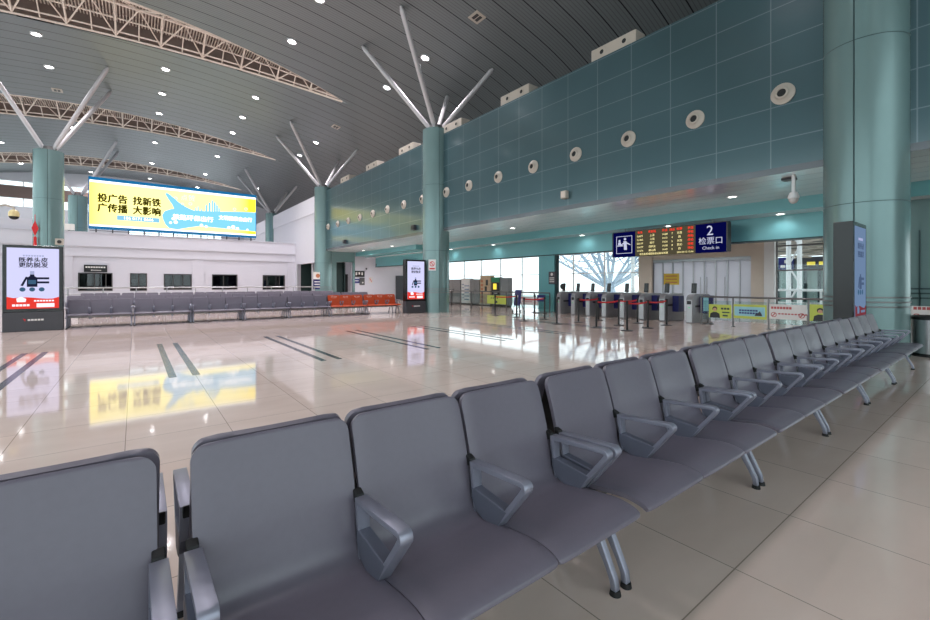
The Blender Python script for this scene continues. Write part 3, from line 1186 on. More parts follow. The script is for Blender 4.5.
# hanging dome camera under the soffit
t = thing('dome_camera', 'white dome camera hanging on a pole from the soffit left of the right column', 'security camera', (12.05, 3.28, 3.91))
MB().box(-.03, .03, -.03, .03, -.42, 0).build('pole', 'white_paint', t)
MB().lathe([(0, -.42), (.07, -.42), (.1, -.48), (.115, -.54), (.105, -.56), (0, -.56)], n=20).build('housing', 'white_paint', t, smooth=True)
MB().lathe([(.095, -.56), (.09, -.61), (.05, -.665), (0, -.68)], n=20).build('dome', 'photo_grey', t, smooth=True)
MB().box(.2, .45, .05, .3, -.06, 0).build('junction_box', 'charcoal', t)

# camera on a pole at the left edge
t = thing('pole_camera', 'cream dome camera on an arm from a pole at the left photo edge', 'security camera', (-3.14, 17.75, 0))
MB().tube([(0, 0, 0), (0, 0, 3.62)], .05, 12).build('pole', 'teal_dark', t, smooth=True)
MB().tube([(0, 0, 3.56), (.2, 0, 3.64), (.38, 0, 3.58), (.38, 0, 3.48)], .028, 8).build('arm', 'offwhite', t, smooth=True)
MB().lathe([(0, 3.52), (.06, 3.51), (.105, 3.46), (.12, 3.40), (.115, 3.32), (0, 3.32)], c=(.38, 0, 0), n=24).build('housing', 'dome_yellow', t, smooth=True)
MB().lathe([(.11, 3.32), (.09, 3.27), (.05, 3.24), (0, 3.23)], c=(.38, 0, 0), n=24).build('dome', 'dark_opening', t, smooth=True)

# red knot ornament on the left column
t = thing('knot_ornament', 'red diamond knot ornament with tassel hanging on the left column', 'ornament', (-4.32, 33.0, 2.95))
MB().prism([(0, 1.0), (.14, 1.45), (0, 1.9), (-.14, 1.45)], 'y', -.06, .0).build('knot', 'red', t, bevel=.02)
MB().tube([(0, -.03, 1.85), (0, -.03, 2.2)], .015).build('cord', 'red', t)
MB().cyl((0, -.03, 1.0), (0, -.03, .85), .05, .08).cyl((0, -.03, .85), (0, -.03, 0), .06, .1).build('tassel', 'red', t)

# small beige device on the left column + box on terrace ledge
t = thing('wall_device', 'small beige box device on the front of the left column', 'device', (-3.35, 33.1, 3.7))
MB().box(-.18, .18, -.12, 0, -.15, .2).build('casing', 'offwhite', t, bevel=.02)
MB().cyl((0, -.12, .02), (0, -.14, .02), .1, .09, 16).build('lens', 'frame_dark', t)
t = thing('ledge_projector', 'small white floodlight box standing on the back wall ledge beside the billboard', 'floodlight', (-3.65, 41.0, 5.065))
MB().box(-.28, .28, -.15, .15, .06, .5).build('casing', 'paper', t, bevel=.02)
MB().box(-.05, .05, -.05, .05, 0, .06).build('foot', 'charcoal', t)

# black sign above the first service window, direction sign frame
t = thing('hanging_sign', 'black sign board with white marks above the left service window', 'sign', (-2.23, 40.85, 2.2))
MB().box(-.64, .64, 0, .08, 0, .52).build('board', 'black', t)
mb = MB()
for i in range(8):
    mb.box(-.55 + i * .14, -.45 + i * .14, -.006, 0, .3, .40)
mb.box(-.2, .3, -.006, 0, .12, .15).prism([(-.28, .135), (-.2, .09), (-.2, .18)], 'y', -.006, 0)
mb.build('lettering', 'paper', t)

# railing in front of the back wall
t = thing('steel_railing', 'long steel railing running in front of the white back wall', 'railing', (0, 33.0, 0))
MB().tube([(-3.2, 0, 1.13), (11.0, 0, 1.13)], .04, 10).tube([(-3.2, 0, .75), (11.0, 0, .75)], .02, 8).build('handrail', 'steel', t, smooth=True)
for i in range(10):
    x = -3.0 + i * 1.54
    MB().tube([(x, 0, 0), (x, 0, 1.13)], .03, 8).build('post', 'steel', t, smooth=True)

# signs on the end wall of the gate area
t = thing('wall_screen', 'black wall screen with pale pictograms on the white end wall', 'sign', (14.72, 33.6, 1.92))
MB().box(-.45, .45, -.08, 0, 0, .5).build('board', 'black', t)
mb = MB()
for i in range(3):
    mb.box(-.33 + i * .25, -.2 + i * .25, -.086, -.08, .15 + .05 * (i % 2), .38)
mb.build('pictograms', 'photo_grey', t)
t = thing('wall_plate', 'blue wall plate below the black screen on the white end wall', 'sign', (14.42, 33.6, 1.42))
MB().box(-.31, .31, -.04, 0, 0, .34).build('board', 'sign_blue', t)
mb = MB()
for i in range(4):
    mb.box(-.22 + i * .12, -.14 + i * .12, -.044, -.04, .14, .22)
mb.build('lettering', 'paper', t)
t = thing('wall_panel', 'grey wall panel beside the blue plate on the white end wall', 'panel', (14.97, 33.6, 1.25))
MB().box(-.22, .22, -.05, 0, 0, .6).build('casing', 'steel_dark', t)
MB().cyl((.05, -.05, .2), (.05, -.07, .2), .06, n=12).build('knob', 'paper', t)
t = thing('wall_poster', 'pale paper notice on the white end wall right of the grey panel', 'notice', (15.75, 33.6, 1.42))
MB().box(-.17, .17, -.01, 0, 0, .5).build('sheet', 'photo_grey', t)
mb = MB()
mb.prism([(-.12, .4), (-.08, .42), (.12, .08), (.08, .06)], 'y', -.013, -.01)
mb.build('mark', 'red', t)
t = thing('wall_camera', 'small black camera high on the white end wall', 'security camera', (16.3, 33.6, 2.95))
MB().box(-.1, .1, -.2, 0, -.1, .1).build('casing', 'black', t, bevel=.02)
MB().cyl((0, -.2, 0), (0, -.23, 0), .06, n=12).build('lens', 'bezel', t)
t = thing('wall_sensor', 'small dark sensor left of the black camera on the white end wall', 'sensor', (15.35, 33.6, 2.6))
MB().box(-.05, .05, -.08, 0, -.06, .06).build('casing', 'black', t)
MB().cyl((0, -.08, 0), (0, -.1, 0), .03, n=10).build('lens', 'bezel', t)
t = thing('exit_plate', 'small dark plate on the corridor wall behind the teal door frame', 'sign', (13.3, 37.0, 1.3))
MB().box(-.28, .28, -.04, 0, 0, .42).build('board', 'dark_green', t)
MB().box(-.2, .2, -.044, -.04, .2, .26).build('lettering', 'greenish', t)
t = thing('column_notice', 'white and navy notice on the far column beside the dark doorway', 'notice', (11.12, 33.05, .95))
MB().box(-.34, .34, -.04, 0, 0, .75).build('navy_panel', 'blue', t)
p = MB().box(-.34, .34, -.04, 0, .75, 1.3).build('white_panel', 'paper', t)
MB().cyl((0, -.04, 1.02), (0, -.05, 1.02), .16, n=20).build('emblem', 'orange_brown', p)
mb = MB()
for i in range(3):
    mb.box(-.26, .26, -.044, -.04, .12 + i * .2, .2 + i * .2)
mb.build('lettering', 'posterwhite', t)
t = thing('column_sticker', 'white no-smoking notice on the middle teal column', 'notice', (11.7 - .50, 17.6 - .43, 2.0))
t.rotation_euler = (0, 0, math.radians(-48))
MB().box(-.18, .18, -.012, .0, 0, .52).build('sheet', 'posterwhite', t)
mb = MB()
mb.ring([(.12 * math.cos(a), .32 + .12 * math.sin(a)) for a in [i * PI / 10 for i in range(20)]],
        [(.09 * math.cos(a), .32 + .09 * math.sin(a)) for a in [i * PI / 10 for i in range(20)]], 'y', -.016, -.012)
mb.prism([(-.09, .40), (-.06, .42), (.09, .24), (.06, .22)], 'y', -.016, -.012)
mb.build('ban_symbol', 'red', t)
MB().box(-.13, .13, -.016, -.012, .06, .12).build('caption', 'red', t)

# ------------------------------------------------------------------ hanging gate sign
XS = 15.2
t = thing('gate_sign', 'long hanging gate sign with departure board and white 2 on blue', 'sign', (XS, 8.0, 2.43))
o = (XS, 8.0, 2.43)
zb, zt = 2.43, 3.39
MB(o).box(XS, XS + .22, 9.13, 10.08, zb, zt).build('pictogram_panel', 'sign_navy', t)
pp = t.children[0]
led = MB(o).box(XS, XS + .22, 6.9, 9.13, zb, zt).build('led_panel', 'led_back', t)
num = MB(o).box(XS, XS + .22, 5.93, 6.9, zb, zt).build('number_panel', 'sign_navy', t)
MB(o).box(XS - .01, XS + .24, 5.88, 5.93, zb, zt).box(XS - .01, XS + .24, 10.08, 10.12, zb, zt).box(XS, XS + .24, 5.9, 10.1, zt, zt + .03).build('frame', 'frame_dark', t)
for y in (6.4, 8.0, 9.6):
    MB(o).tube([(XS + .11, y, zt), (XS + .11, y, 3.93)], .02).build('hanger', 'steel_dark', t)


def yz(y, z, dx=-.006):
    return Vector((XS + dx, y, z)) - Vector(o)


text('2', .46, 'sign_white', 'lettering', num, yz(6.43, 3.14), '-X')
text('检票口', .26, 'sign_white', 'lettering', num, yz(6.41, 2.80), '-X')
text('Check in', .15, 'sign_white', 'lettering', num, yz(6.41, 2.575), '-X')
# pictogram: frame, person at counter
mb = MB(o)
yc, zc, h = 9.6, 2.9, .34
mb.ring([(yc - h, zc - h), (yc + h, zc - h), (yc + h, zc + h), (yc - h, zc + h)],
        [(yc - h + .018, zc - h + .018), (yc + h - .018, zc - h + .018), (yc + h - .018, zc + h - .018), (yc - h + .018, zc + h - .018)], 'x', XS - .008, XS)
mb.cyl((XS - .008, yc - .04, zc + .22), (XS, yc - .04, zc + .22), .05, n=14)
mb.prism([(yc - .12, zc - .2), (yc + .0, zc - .2), (yc + .03, zc + .14), (yc - .1, zc + .14)], 'x', XS - .008, XS)
mb.prism([(yc - .02, zc + .1), (yc + .15, zc + .02), (yc + .15, zc - .02), (yc - .02, zc + .05)], 'x', XS - .008, XS)
mb.prism([(yc - .1, zc + .1), (yc - .27, zc - .0), (yc - .27, zc - .03), (yc - .1, zc + .04)], 'x', XS - .008, XS)
mb.cyl((XS - .008, yc + .2, zc + .16), (XS, yc + .2, zc + .16), .045, n=14)
mb.prism([(yc + .14, zc - .0), (yc + .27, zc - .0), (yc + .25, zc + .11), (yc + .15, zc + .11)], 'x', XS - .008, XS)
mb.box(XS - .008, XS, yc + .05, yc + .3, zc - .05, zc - .01)
mb.build('pictogram', 'sign_white', pp)
cols = [(8.93, '车次'), (8.45, '终到站'), (7.97, '开点'), (7.70, '站台'), (7.44, '检票'), (7.06, '状态')]
for y, s in cols:
    text(s, .10, 'led_red', 'led_text', led, yz(y, 3.31), '-X')
rows = [('G6071', '上海', '14:08', '7', '东西'), ('G1482', '上海', '14:15', '4', '西'), ('D2139', '南宁', '14:26', '5', '东西'),
        ('G6177', '深圳北', '14:38', '8', '西北'), ('G1574', '佛山西', '14:49', '5', '西')]
for i, r in enumerate(rows):
    z = 3.31 - .138 * (i + 1)
    for (y, _), s in zip(cols, r):
        text(s, .092, 'led_yellow', 'led_text', led, yz(y, z), '-X')
    text('停检', .10, 'led_red', 'led_text', led, yz(7.06, z), '-X')
text('各位旅客请提前进站候车检票', .085, 'led_yellow', 'led_text', led, yz(8.4, 2.49), '-X')
text('2024-07-12 13:46', .08, 'led_yellow', 'led_text', led, yz(7.25, 2.49), '-X')

# ------------------------------------------------------------------ ticket gates
GY = [13.05, 12.24, 11.46, 10.66, 9.83, 9.0, 8.18, 7.2]
XGATE = 15.4


def make_gate(last=False):
    t = thing('ticket_gate', 'x', 'ticket gate')
    wd = .11
    prof = [(0, 0), (0, .82), (.03, .90), (.10, .97), (.22, 1.01), (1.25, 1.01), (1.37, .97), (1.43, .9), (1.45, .82), (1.45, 0)]
    MB().prism(prof, 'y', -wd, wd).build('cabinet', 'gate_grey', t, smooth=True, bevel=.008)
    MB().box(-.012, 0, -wd + .015, wd - .015, .04, .80).build('front_plate', 'steel', t)
    MB().box(-.016, -.012, -.02, .02, .53, .56).build('status_light', 'gate_green', t)
    MB().box(-.018, -.012, -.07, .07, .66, .78).build('reader', 'black', t)
    for s in (-1, 1):
        MB().box(.55, .95, s * wd, s * (wd + .23), .34, .93).build('flap', 'blue', t)
        MB().box(.2, 1.3, s * wd - .006, s * wd + .006, .55, .62).build('side_strip', 'black', t)
    h = MB()
    h.prism([(.32, 1.05), (.36, 1.04), (.405, 1.39), (.365, 1.40)], 'y', -.085, .085)
    hd = h.build('face_terminal', 'black', t, bevel=.006)
    MB().prism([(.320, 1.09), (.326, 1.09), (.360, 1.37), (.354, 1.37)], 'y', -.07, .07).build('terminal_screen', 'bezel', hd)
    MB().box(.33, .40, -.03, .03, 1.0, 1.06).build('terminal_stem', 'steel', hd)
    return t


gate = make_gate()
for k, y in enumerate(GY):
    g = gate if k == 0 else copy_tree(gate)
    g.location = (XGATE, y, 0)
    lab = f'steel ticket gate with blue flaps and face terminal, {ORD[k]} from the left'
    if k == 7:
        lab = 'steel ticket gate at the right end of the gates, beside the glass railing'
    tag(g, lab, None, 'ticket gates')
gate.children[0]
t = thing('gate_fan', 'small round black fan on the leftmost ticket gate', 'fan', (XGATE + .55, 12.62, 1.01))
MB().lathe([(0, -.03), (.13, -.03), (.14, 0), (.13, .03), (0, .03)], c=(0, 0, .24), n=20, axis='x').build('fan_head', 'black', t, smooth=True)
MB().tube([(0, 0, 0), (0, 0, .14)], .02).build('stem', 'white_paint', t)
MB().lathe([(0, 0), (.09, 0), (.09, .02), (0, .03)], n=16).build('base', 'white_paint', t)
t.location = (XGATE + .25, 13.05 - .02, 1.01)
t = thing('blue_notice_board', 'pale blue notice board at the right end of the ticket gates', 'notice', (15.62, 6.66, 0))
MB().box(-.03, .03, -.16, .16, .42, .98).build('board', 'blue', t)
MB().box(-.035, -.03, -.02, .15, .44, .96).build('sheet', 'lightblue', t)
MB().tube([(0, 0, 0), (0, 0, .42)], .03).cyl((0, 0, 0), (0, 0, .03), .16).build('stand', 'steel_dark', t)

# ------------------------------------------------------------------ glass railing with banners
def railing(label, x, y0, y1, n):
    t = thing('glass_railing', label, 'railing', (x, y0, 0))
    o = (x, y0, 0)
    MB(o).tube([(x, y0, .945), (x, y1, .945)], .03, 10).build('handrail', 'steel_dark', t, smooth=True)
    for i in range(n + 1):
        y = y0 + (y1 - y0) * i / n
        MB(o).box(x - .02, x + .02, y - .02, y + .02, 0, .93).cyl((x, y, 0), (x, y, .02), .06, n=12).build('post', 'steel_dark', t)
    for i in range(n):
        a, b = y0 + (y1 - y0) * i / n + .05, y0 + (y1 - y0) * (i + 1) / n - .05
        MB(o).box(x - .006, x + .006, a, b, .18, .82).build('glass_panel', 'railing_glass', t)
    return t


railing('glass railing with steel handrail right of the ticket gates', 15.3, 1.85, 6.75, 5)
railing('glass railing with steel handrail left of the ticket gates', 15.3, 13.5, 24.3, 11)


def banner(label, x, y0, y1, z0, z1, base, style):
    t = thing('rail_banner', label, 'banner', (x, (y0 + y1) / 2, z0))
    h = abs(y1 - y0) / 2
    H = z1 - z0
    b = MB().box(-.004, .004, -h, h, 0, H).build('sheet', base, t)
    f = -.006
    if style == 'person':
        mb = MB()
        q = h * .45
        mb.prism([(q - .16, 0), (q + .16, 0), (q + .14, .14), (q + .05, .19), (q - .05, .19), (q - .14, .14)], 'x', f - .002, f + .003)
        mb.cyl((f - .003, q, .30), (f + .003, q, .30), .075, n=16)
        mb.build('suit_figure', 'black', b)
        MB().cyl((f - .005, q, .275), (f + .003, q, .275), .055, n=16).build('figure_face', 'skin', b)
        mb = MB()
        for i in range(3):
            mb.box(f - .002, f + .003, -h * .1 - .09 * i - .07, -h * .1 - .09 * i, .28, .34)
        mb.box(f - .002, f + .003, -h * .85, -h * .2, .17, .21)
        mb.box(f - .002, f + .003, -h * .7, -h * .25, .06, .11)
        mb.build('lettering', 'teal_dark', b)
    elif style == 'blue':
        MB().box(f, f + .003, -h * .9, h * .95, .08, H - .07).build('blue_field', 'lightblue', b)
        mb = MB()
        for j in (0, 1):
            for i in range(7):
                mb.box(f - .003, f, h * .65 - i * .075 - .06, h * .65 - i * .075, .23 - .08 * j, .28 - .08 * j)
        mb.build('lettering', 'sign_blue', b)
        mb = MB()
        mb.prism([(-h * .75, .1), (-h * .3, .1), (-h * .35, .17), (-h * .5, .19), (-h * .6, .25), (-h * .7, .17)], 'x', f - .003, f)
        mb.build('building_motif', 'charcoal', b)
    elif style == 'red':
        mb = MB()
        for i in range(7):
            mb.box(f, f + .003, h * .9 - i * .075 - .06, h * .9 - i * .075, .30, .37)
        for i in range(9):
            mb.box(f, f + .003, h * .5 - i * .08 - .055, h * .5 - i * .08, .14, .18)
        for q in (h * .75, -h * .75):
            mb.ring([(q + .075 * math.cos(a), .13 + .075 * math.sin(a)) for a in [i * PI / 8 for i in range(16)]],
                    [(q + .055 * math.cos(a), .13 + .055 * math.sin(a)) for a in [i * PI / 8 for i in range(16)]], 'x', f, f + .003)
            mb.prism([(q - .05, .17), (q - .03, .19), (q + .05, .09), (q + .03, .07)], 'x', f, f + .003)
        mb.build('lettering', 'banner_red', b)
    else:
        mb = MB()
        for i in range(4):
            mb.box(f, f + .003, h * .6 - i * .16 - .1, h * .6 - i * .16, H * .62, H * .74)
        mb.prism([(-.1, .05), (.1, .05), (.06, .17), (-.06, .17)], 'x', f, f + .003)
        mb.build('lettering', 'teal_dark', b)
    return t


banner('yellow-green banner with a suited man beside the last ticket gate', 15.24, 5.80, 6.48, .26, .70, 'yellowgreen', 'person')
banner('pale blue banner with yellow border on the glass railing', 15.24, 4.82, 5.73, .29, .73, 'yellowgreen', 'blue')
banner('white banner with red lettering on the glass railing', 15.24, 3.84, 4.75, .33, .77, 'posterwhite', 'red')
banner('yellow-green banner with a suited man next to the right column', 15.24, 2.9, 3.77, .33, .80, 'yellowgreen', 'person')
banner('white banner with red lettering behind the steel bin', 15.24, 1.0, 1.75, .45, .84, 'posterwhite', 'red')
banner('yellow-green banner on the glass railing left of the gates', 15.24, 16.4, 17.9, .30, .75, 'yellowgreen', 'plain')
banner('pinkish white banner on the glass railing behind the stanchions', 15.24, 14.2, 15.6, .34, .74, 'posterwhite', 'red')

# ------------------------------------------------------------------ stanchions and belts
ST = [(12.41, 14.05), (13.75, 14.1), (15.05, 14.2), (12.48, 12.8), (11.4, 11.3), (12.58, 11.36), (11.47, 9.8), (12.61, 9.78), (13.89, 9.85),
      (11.53, 8.25), (12.75, 8.25), (13.96, 8.3), (11.52, 7.18), (12.73, 7.22), (14.04, 7.3)]
STL = ['black belt stanchion farthest left, carrying the far red belt', 'black belt stanchion at the gate end of the far red belt',
       'black belt stanchion close to the teal pillar behind the blue wheeled board', 'black belt stanchion without belt, beside the blue wheeled board',
       'black belt stanchion at the near end of the second red belt from the left', 'black belt stanchion at the gate end of the second red belt from the left',
       'black belt stanchion standing alone at the near end of the middle lane', 'black belt stanchion halfway along the middle red belt',
       'black belt stanchion at the gate end of the middle red belt', 'black belt stanchion at the near end of the long fourth red belt',
       'black belt stanchion halfway along the long fourth red belt', 'black belt stanchion at the gate end of the long fourth red belt',
       'black belt stanchion nearest the camera, at the near end of the rightmost belt', 'black belt stanchion halfway along the rightmost red belt',
       'black belt stanchion at the gate end of the rightmost red belt']


def make_stanchion():
    t = thing('belt_stanchion', 'x', 'stanchion')
    MB().lathe([(0, 0), (.17, 0), (.17, .012), (.06, .03), (0, .03)], n=24).build('base', 'black', t, smooth=True)
    MB().tube([(0, 0, .02), (0, 0, .80)], .03, 12).build('pole', 'black', t, smooth=True)
    MB().lathe([(0, .76), (.038, .76), (.038, .86), (.03, .875), (0, .875)], n=16).build('head', 'rubber', t, smooth=True)
    return t


st = make_stanchion()
for k, (x, y) in enumerate(ST):
    s = st if k == 0 else copy_tree(st)
    s.location = (x, y, 0)
    tag(s, STL[k], None, 'belt stanchions')
for a, b, nm in ((0, 1, 'farthest left'), (4, 5, 'second from the left, near the blue board'), (7, 8, 'middle one, before the third gate'),
                 (9, 10, 'near half of the long fourth belt'), (10, 11, 'gate half of the long fourth belt'), (12, 13, 'near half of the rightmost belt'), (13, 14, 'gate half of the rightmost belt')):
    (xa, ya), (xb, yb) = ST[a], ST[b]
    mb = MB()
    pa, pb = Vector((xa + .04, ya, .81)), Vector((xb - .04, yb, .81))
    N = 8
    vs = []
    for i in range(N + 1):
        p = pa.lerp(pb, i / N)
        sag = .03 * 4 * (i / N) * (1 - i / N)
        vs.append([mb.b.verts.new(p + Vector((0, dy, dz - sag))) for dy, dz in ((-.002, -.025), (-.002, .025), (.002, .025), (.002, -.025))])
    for A, B in zip(vs[:-1], vs[1:]):
        for j in range(4):
            mb.b.faces.new([A[j], A[(j + 1) % 4], B[(j + 1) % 4], B[j]])
    mb.b.faces.new(vs[0])
    mb.b.faces.new(list(reversed(vs[-1])))
    tag(mb.build('barrier_belt', 'belt_red'), 'red barrier belt between two black stanchions, ' + nm, 'belt', 'red barrier belts')

# blue board on wheels and small navy sign near the pillar
t = thing('wheeled_board', 'tilted blue board on a wheeled stand left of the gates', 'sign', (14.6, 14.95, 0))
t.rotation_euler = (0, 0, math.radians(-12))
b = MB()
b.prism([(-.03, .32), (.02, .32), (.12, 1.08), (.07, 1.08)], 'y', -.25, .25)
b.b.transform(Matrix.Rotation(0, 4, 'Z'))
p = b.build('board', 'blue', t)
MB().prism([(-.034, .72), (-.03, .72), (-.02, .82), (-.024, .82)], 'y', -.15, .15).prism([(.06, 1.0), (.066, 1.0), (.072, 1.03), (.066, 1.03)], 'y', -.16, .16).build('lettering', 'paper', p)
mb = MB()
for s in (-1, 1):
    mb.tube([(0, s * .18, .4), (-.12, s * .18, .06)], .015).tube([(.05, s * .18, .6), (.3, s * .18, .06)], .015)
mb.build('legs', 'steel_dark', t)
for s in (-1, 1):
    MB().cyl((-.12, s * .17, .05), (-.12, s * .19, .05), .05, n=14).build('wheel', 'rubber', t)
    MB().cyl((.3, s * .17, .05), (.3, s * .19, .05), .05, n=14).build('wheel', 'rubber', t)
t = thing('small_blue_sign', 'small navy sign on a stand in front of the teal pillar', 'sign', (15.0, 13.75, 0))
MB().box(-.02, .02, -.24, .24, .55, .85).build('board', 'blue', t)
MB().box(-.024, -.02, -.15, .15, .68, .72).build('lettering', 'paper', t)
mb = MB()
for s in (-1, 1):
    mb.tube([(0, s * .2, 0), (0, s * .2, .55)], .015)
mb.tube([(-.15, -.2, .02), (.15, -.2, .02)], .015).tube([(-.15, .2, .02), (.15, .2, .02)], .015)
mb.build('stand', 'black', t)
t = thing('lion_sign', 'dark vertical sign with round emblem beside the teal pillar', 'sign', (15.75, 13.72, 1.4))
MB().box(-.05, .05, -.2, .2, -.05, .55).build('board', 'charcoal', t)
MB().cyl((-.05, 0, .42), (-.06, 0, .42), .07, n=16).build('emblem', 'photo_grey', t)
mb = MB()
for i in range(3):
    mb.box(-.056, -.05, -.14, .14, .05 + .09 * i, .09 + .09 * i)
mb.build('lettering', 'photo_grey', t)
MB().box(.05, .27, -.02, .02, .2, .26).build('bracket', 'steel_dark', t)

# ------------------------------------------------------------------ kiosks and lockers left of the gates
def cabinet(name, label, cat, y0, y1, h, m, x=17.5, depth=.3, draw=None):
    t = thing(name, label, cat, (x, (y0 + y1) / 2, 0))
    w = abs(y1 - y0) / 2
    MB().box(0, depth, -w, w, .08, h).build('cabinet', m, t, bevel=.01)
    MB().box(.04, depth - .04, -w + .04, w - .04, 0, .08).build('plinth', 'black', t)
    if draw:
        draw(t, w, h)
    return t


def locker(t, w, h):
    for s in (-1, 1):
        d = MB().box(-.02, 0, min(s * .01, s * (w - .02)), max(s * .01, s * (w - .02)), .12, h - .04).build('door', 'corrugated', t)
        MB().box(-.04, -.02, s * .06 - .01, s * .06 + .01, .8, 1.0).build('door_handle', 'black', d)


def massage(t, w, h):
    MB().box(-.015, 0, -w + .03, w - .03, .15, h - .1).build('photo_panel', 'photo_grey', t)
    mb = MB()
    for i in range(5):
        z = .3 + i * (h - .6) / 5
        mb.box(-.02, -.015, -w + .08, w * .2, z, z + .05)
        mb.box(-.02, -.015, w * .3, w - .1, z + .1, z + .14)
    mb.build('lettering', 'poster_blue', t)


def photo(t, w, h):
    MB().box(-.015, 0, -w + .03, w * .35, .12, h - .05).build('photo_panel', 'photo_tan', t)
    mb = MB()
    for i in range(6):
        mb.box(-.02, -.002, w * .45, w * .85, .2 + i * .25, .36 + i * .25)
    mb.build('sample_photo', 'orange_brown', t)
    MB().box(-.022, -.015, -w * .5, -w * .1, h - .6, h - .25).box(-.022, -.015, -w * .3, w * .1, .9, 1.2).build('portrait', 'frame_dark', t)
    MB().box(-.1, 0, -w, w, .05, .12).build('step', 'offwhite', t)


def vend(t, w, h):
    MB().box(-.02, 0, -w, w, h - .3, h - .02).build('header', 'green', t)
    MB().box(-.015, 0, -w + .05, w - .05, .7, h - .32).build('panel', 'black', t)
    MB().box(-.03, -.015, -w * .3, w * .5, 1.02, 1.38).build('screen', 'mach_yellow', t)
    MB().box(-.03, -.015, -w * .5, w * .3, .75, .82).build('slot', 'steel', t)


cabinet('storage_locker', 'grey steel locker farthest left, beside the middle column', 'locker', 23.35, 24.9, 1.66, 'steel_dark', draw=locker)
cabinet('massage_kiosk', 'white printed kiosk between the two steel lockers', 'kiosk', 22.3, 23.25, 1.72, 'photo_grey', draw=massage)
cabinet('storage_locker', 'corrugated steel locker right of the white printed kiosk', 'locker', 21.3, 22.25, 1.66, 'corrugated', draw=locker)
cabinet('photo_booth', 'tan photo booth with sample pictures beside the green machine', 'photo booth', 20.2, 21.25, 1.86, 'photo_tan', draw=photo)
cabinet('ticket_machine', 'black and green ticket machine with a yellow screen', 'ticket machine', 19.4, 20.15, 1.76, 'steel_dark', draw=vend)
cabinet('control_cabinet', 'plain grey cabinet right of the green ticket machine', 'cabinet', 18.6, 19.35, 1.72, 'blind', draw=lambda t, w, h: (
    MB().box(-.015, 0, -w + .04, w - .04, .9, h - .05).build('door', 'blind', t), MB().box(-.03, -.015, w - .14, w - .1, 1.0, 1.2).build('door_handle', 'steel', t)))
t = thing('queue_frame', 'low black tube frame in front of the leftmost steel locker', 'barrier', (16.6, 23.6, 0))
MB().tube([(0, -.5, 0), (0, -.5, .95), (0, .6, .95), (0, .6, 0)], .03).build('frame', 'black', t)
MB().cyl((0, -.5, 0), (0, -.5, .02), .14).cyl((0, .6, 0), (0, .6, .02), .14).build('feet', 'black', t)

# yellow notice on the frosted doors
t = thing('door_notice', 'yellow notice sheet on the frosted sliding doors', 'notice', (21.98, 11.18, 1.32))
MB().box(-.01, .01, -.4, .4, 0, .58).build('sheet', 'yellow', t)
mb = MB()
for i in range(3):
    mb.box(-.014, -.01, -.3, .3, .1 + .16 * i, .15 + .16 * i)
mb.build('lettering', 'orange_brown', t)

# steel bin by the right column
t = thing('litter_bin', 'round brushed steel litter bin beside the right column', 'bin', (12.15, 1.1, 0))
MB().lathe([(0, .02), (.30, .02), (.30, .72), (.285, .73), (0, .73)], n=32).build('body', 'steel', t, smooth=True)
MB().lathe([(.30, .70), (.31, .705), (.31, .76), (.285, .775), (.2, .76), (.2, .74), (.29, .74)], n=32).build('rim', 'black', t, smooth=True)
MB().lathe([(0, 0), (.31, 0), (.31, .06), (0, .06)], n=32).build('foot_ring', 'black', t, smooth=True)

# ------------------------------------------------------------------ outside, seen through the glass
struct('ground', MB().box(XR, 80, -30, 60, -.25, -.05), 'concrete')
t = thing('steel_tree', 'pale steel tree column with spreading branches outside the white windows', 'steel tree', (33, 22.3, 0))
mb = MB()
base = Vector((0, 0, .8))
MB().cyl((0, 0, -.05), (0, 0, 1.3), .7, .4, 20).build('trunk', 'tree_steel', t, smooth=True)
random.seed(3)
tips = []
mb = MB()
for i in range(15):
    a = -1.25 + 2.5 * i / 14
    r = 8.5
    tip = Vector((random.uniform(-3, 3), r * math.sin(a), 1.2 + 7.2 * math.cos(a) ** .7))
    tips.append(tip)
    mb.cyl(Vector((0, .25 * math.sin(a), 1.0)), tip, .13, .09, 8)
mb.build('branches', 'tree_steel', t, smooth=True)
mb = MB()
for i in range(14):
    for f in (.3, .45, .58, .7, .82, .95):
        mb.cyl(Vector((0, 0, 1)).lerp(tips[i], f), Vector((0, 0, 1)).lerp(tips[i + 1], f + .12 if f < .9 else .95), .05, n=6)
        mb.cyl(Vector((0, 0, 1)).lerp(tips[i + 1], f), Vector((0, 0, 1)).lerp(tips[i], min(f + .12, 1)), .05, n=6)
mb.build('cross_braces', 'tree_steel', t)
t = thing('mast_pair', 'white twin mast with cross bracing outside, right of the frosted doors', 'mast', (28, 7.6, 0))
for y in (-.24, .24):
    MB().tube([(0, y, -.05), (0, y, 6.5)], .11, 12).build('mast', 'white_paint', t, smooth=True)
mb = MB()
for i in range(6):
    z = .4 + i
    s = 1 if i % 2 else -1
    mb.tube([(0, -s * .24, z), (0, s * .24, z + .9)], .045, 8)
mb.build('brace', 'white_paint', t)
t = thing('mast_pair', 'white twin mast outside the window left of the frosted doors', 'mast', (28, 16.5, 0))
for y in (-.5, .5):
    MB().tube([(0, y, -.05), (0, y, 6.5)], .13, 12).build('mast', 'white_paint', t, smooth=True)
mb = MB()
for i in range(6):
    z = .4 + i
    s = 1 if i % 2 else -1
    mb.tube([(0, -s * .5, z), (0, s * .5, z + .9)], .05, 8)
mb.build('brace', 'white_paint', t)
t = thing('entrance_canopy', 'beige lattice canopy outside, in front of the glass hall', 'canopy', (34, 6, 0))
mb = MB()
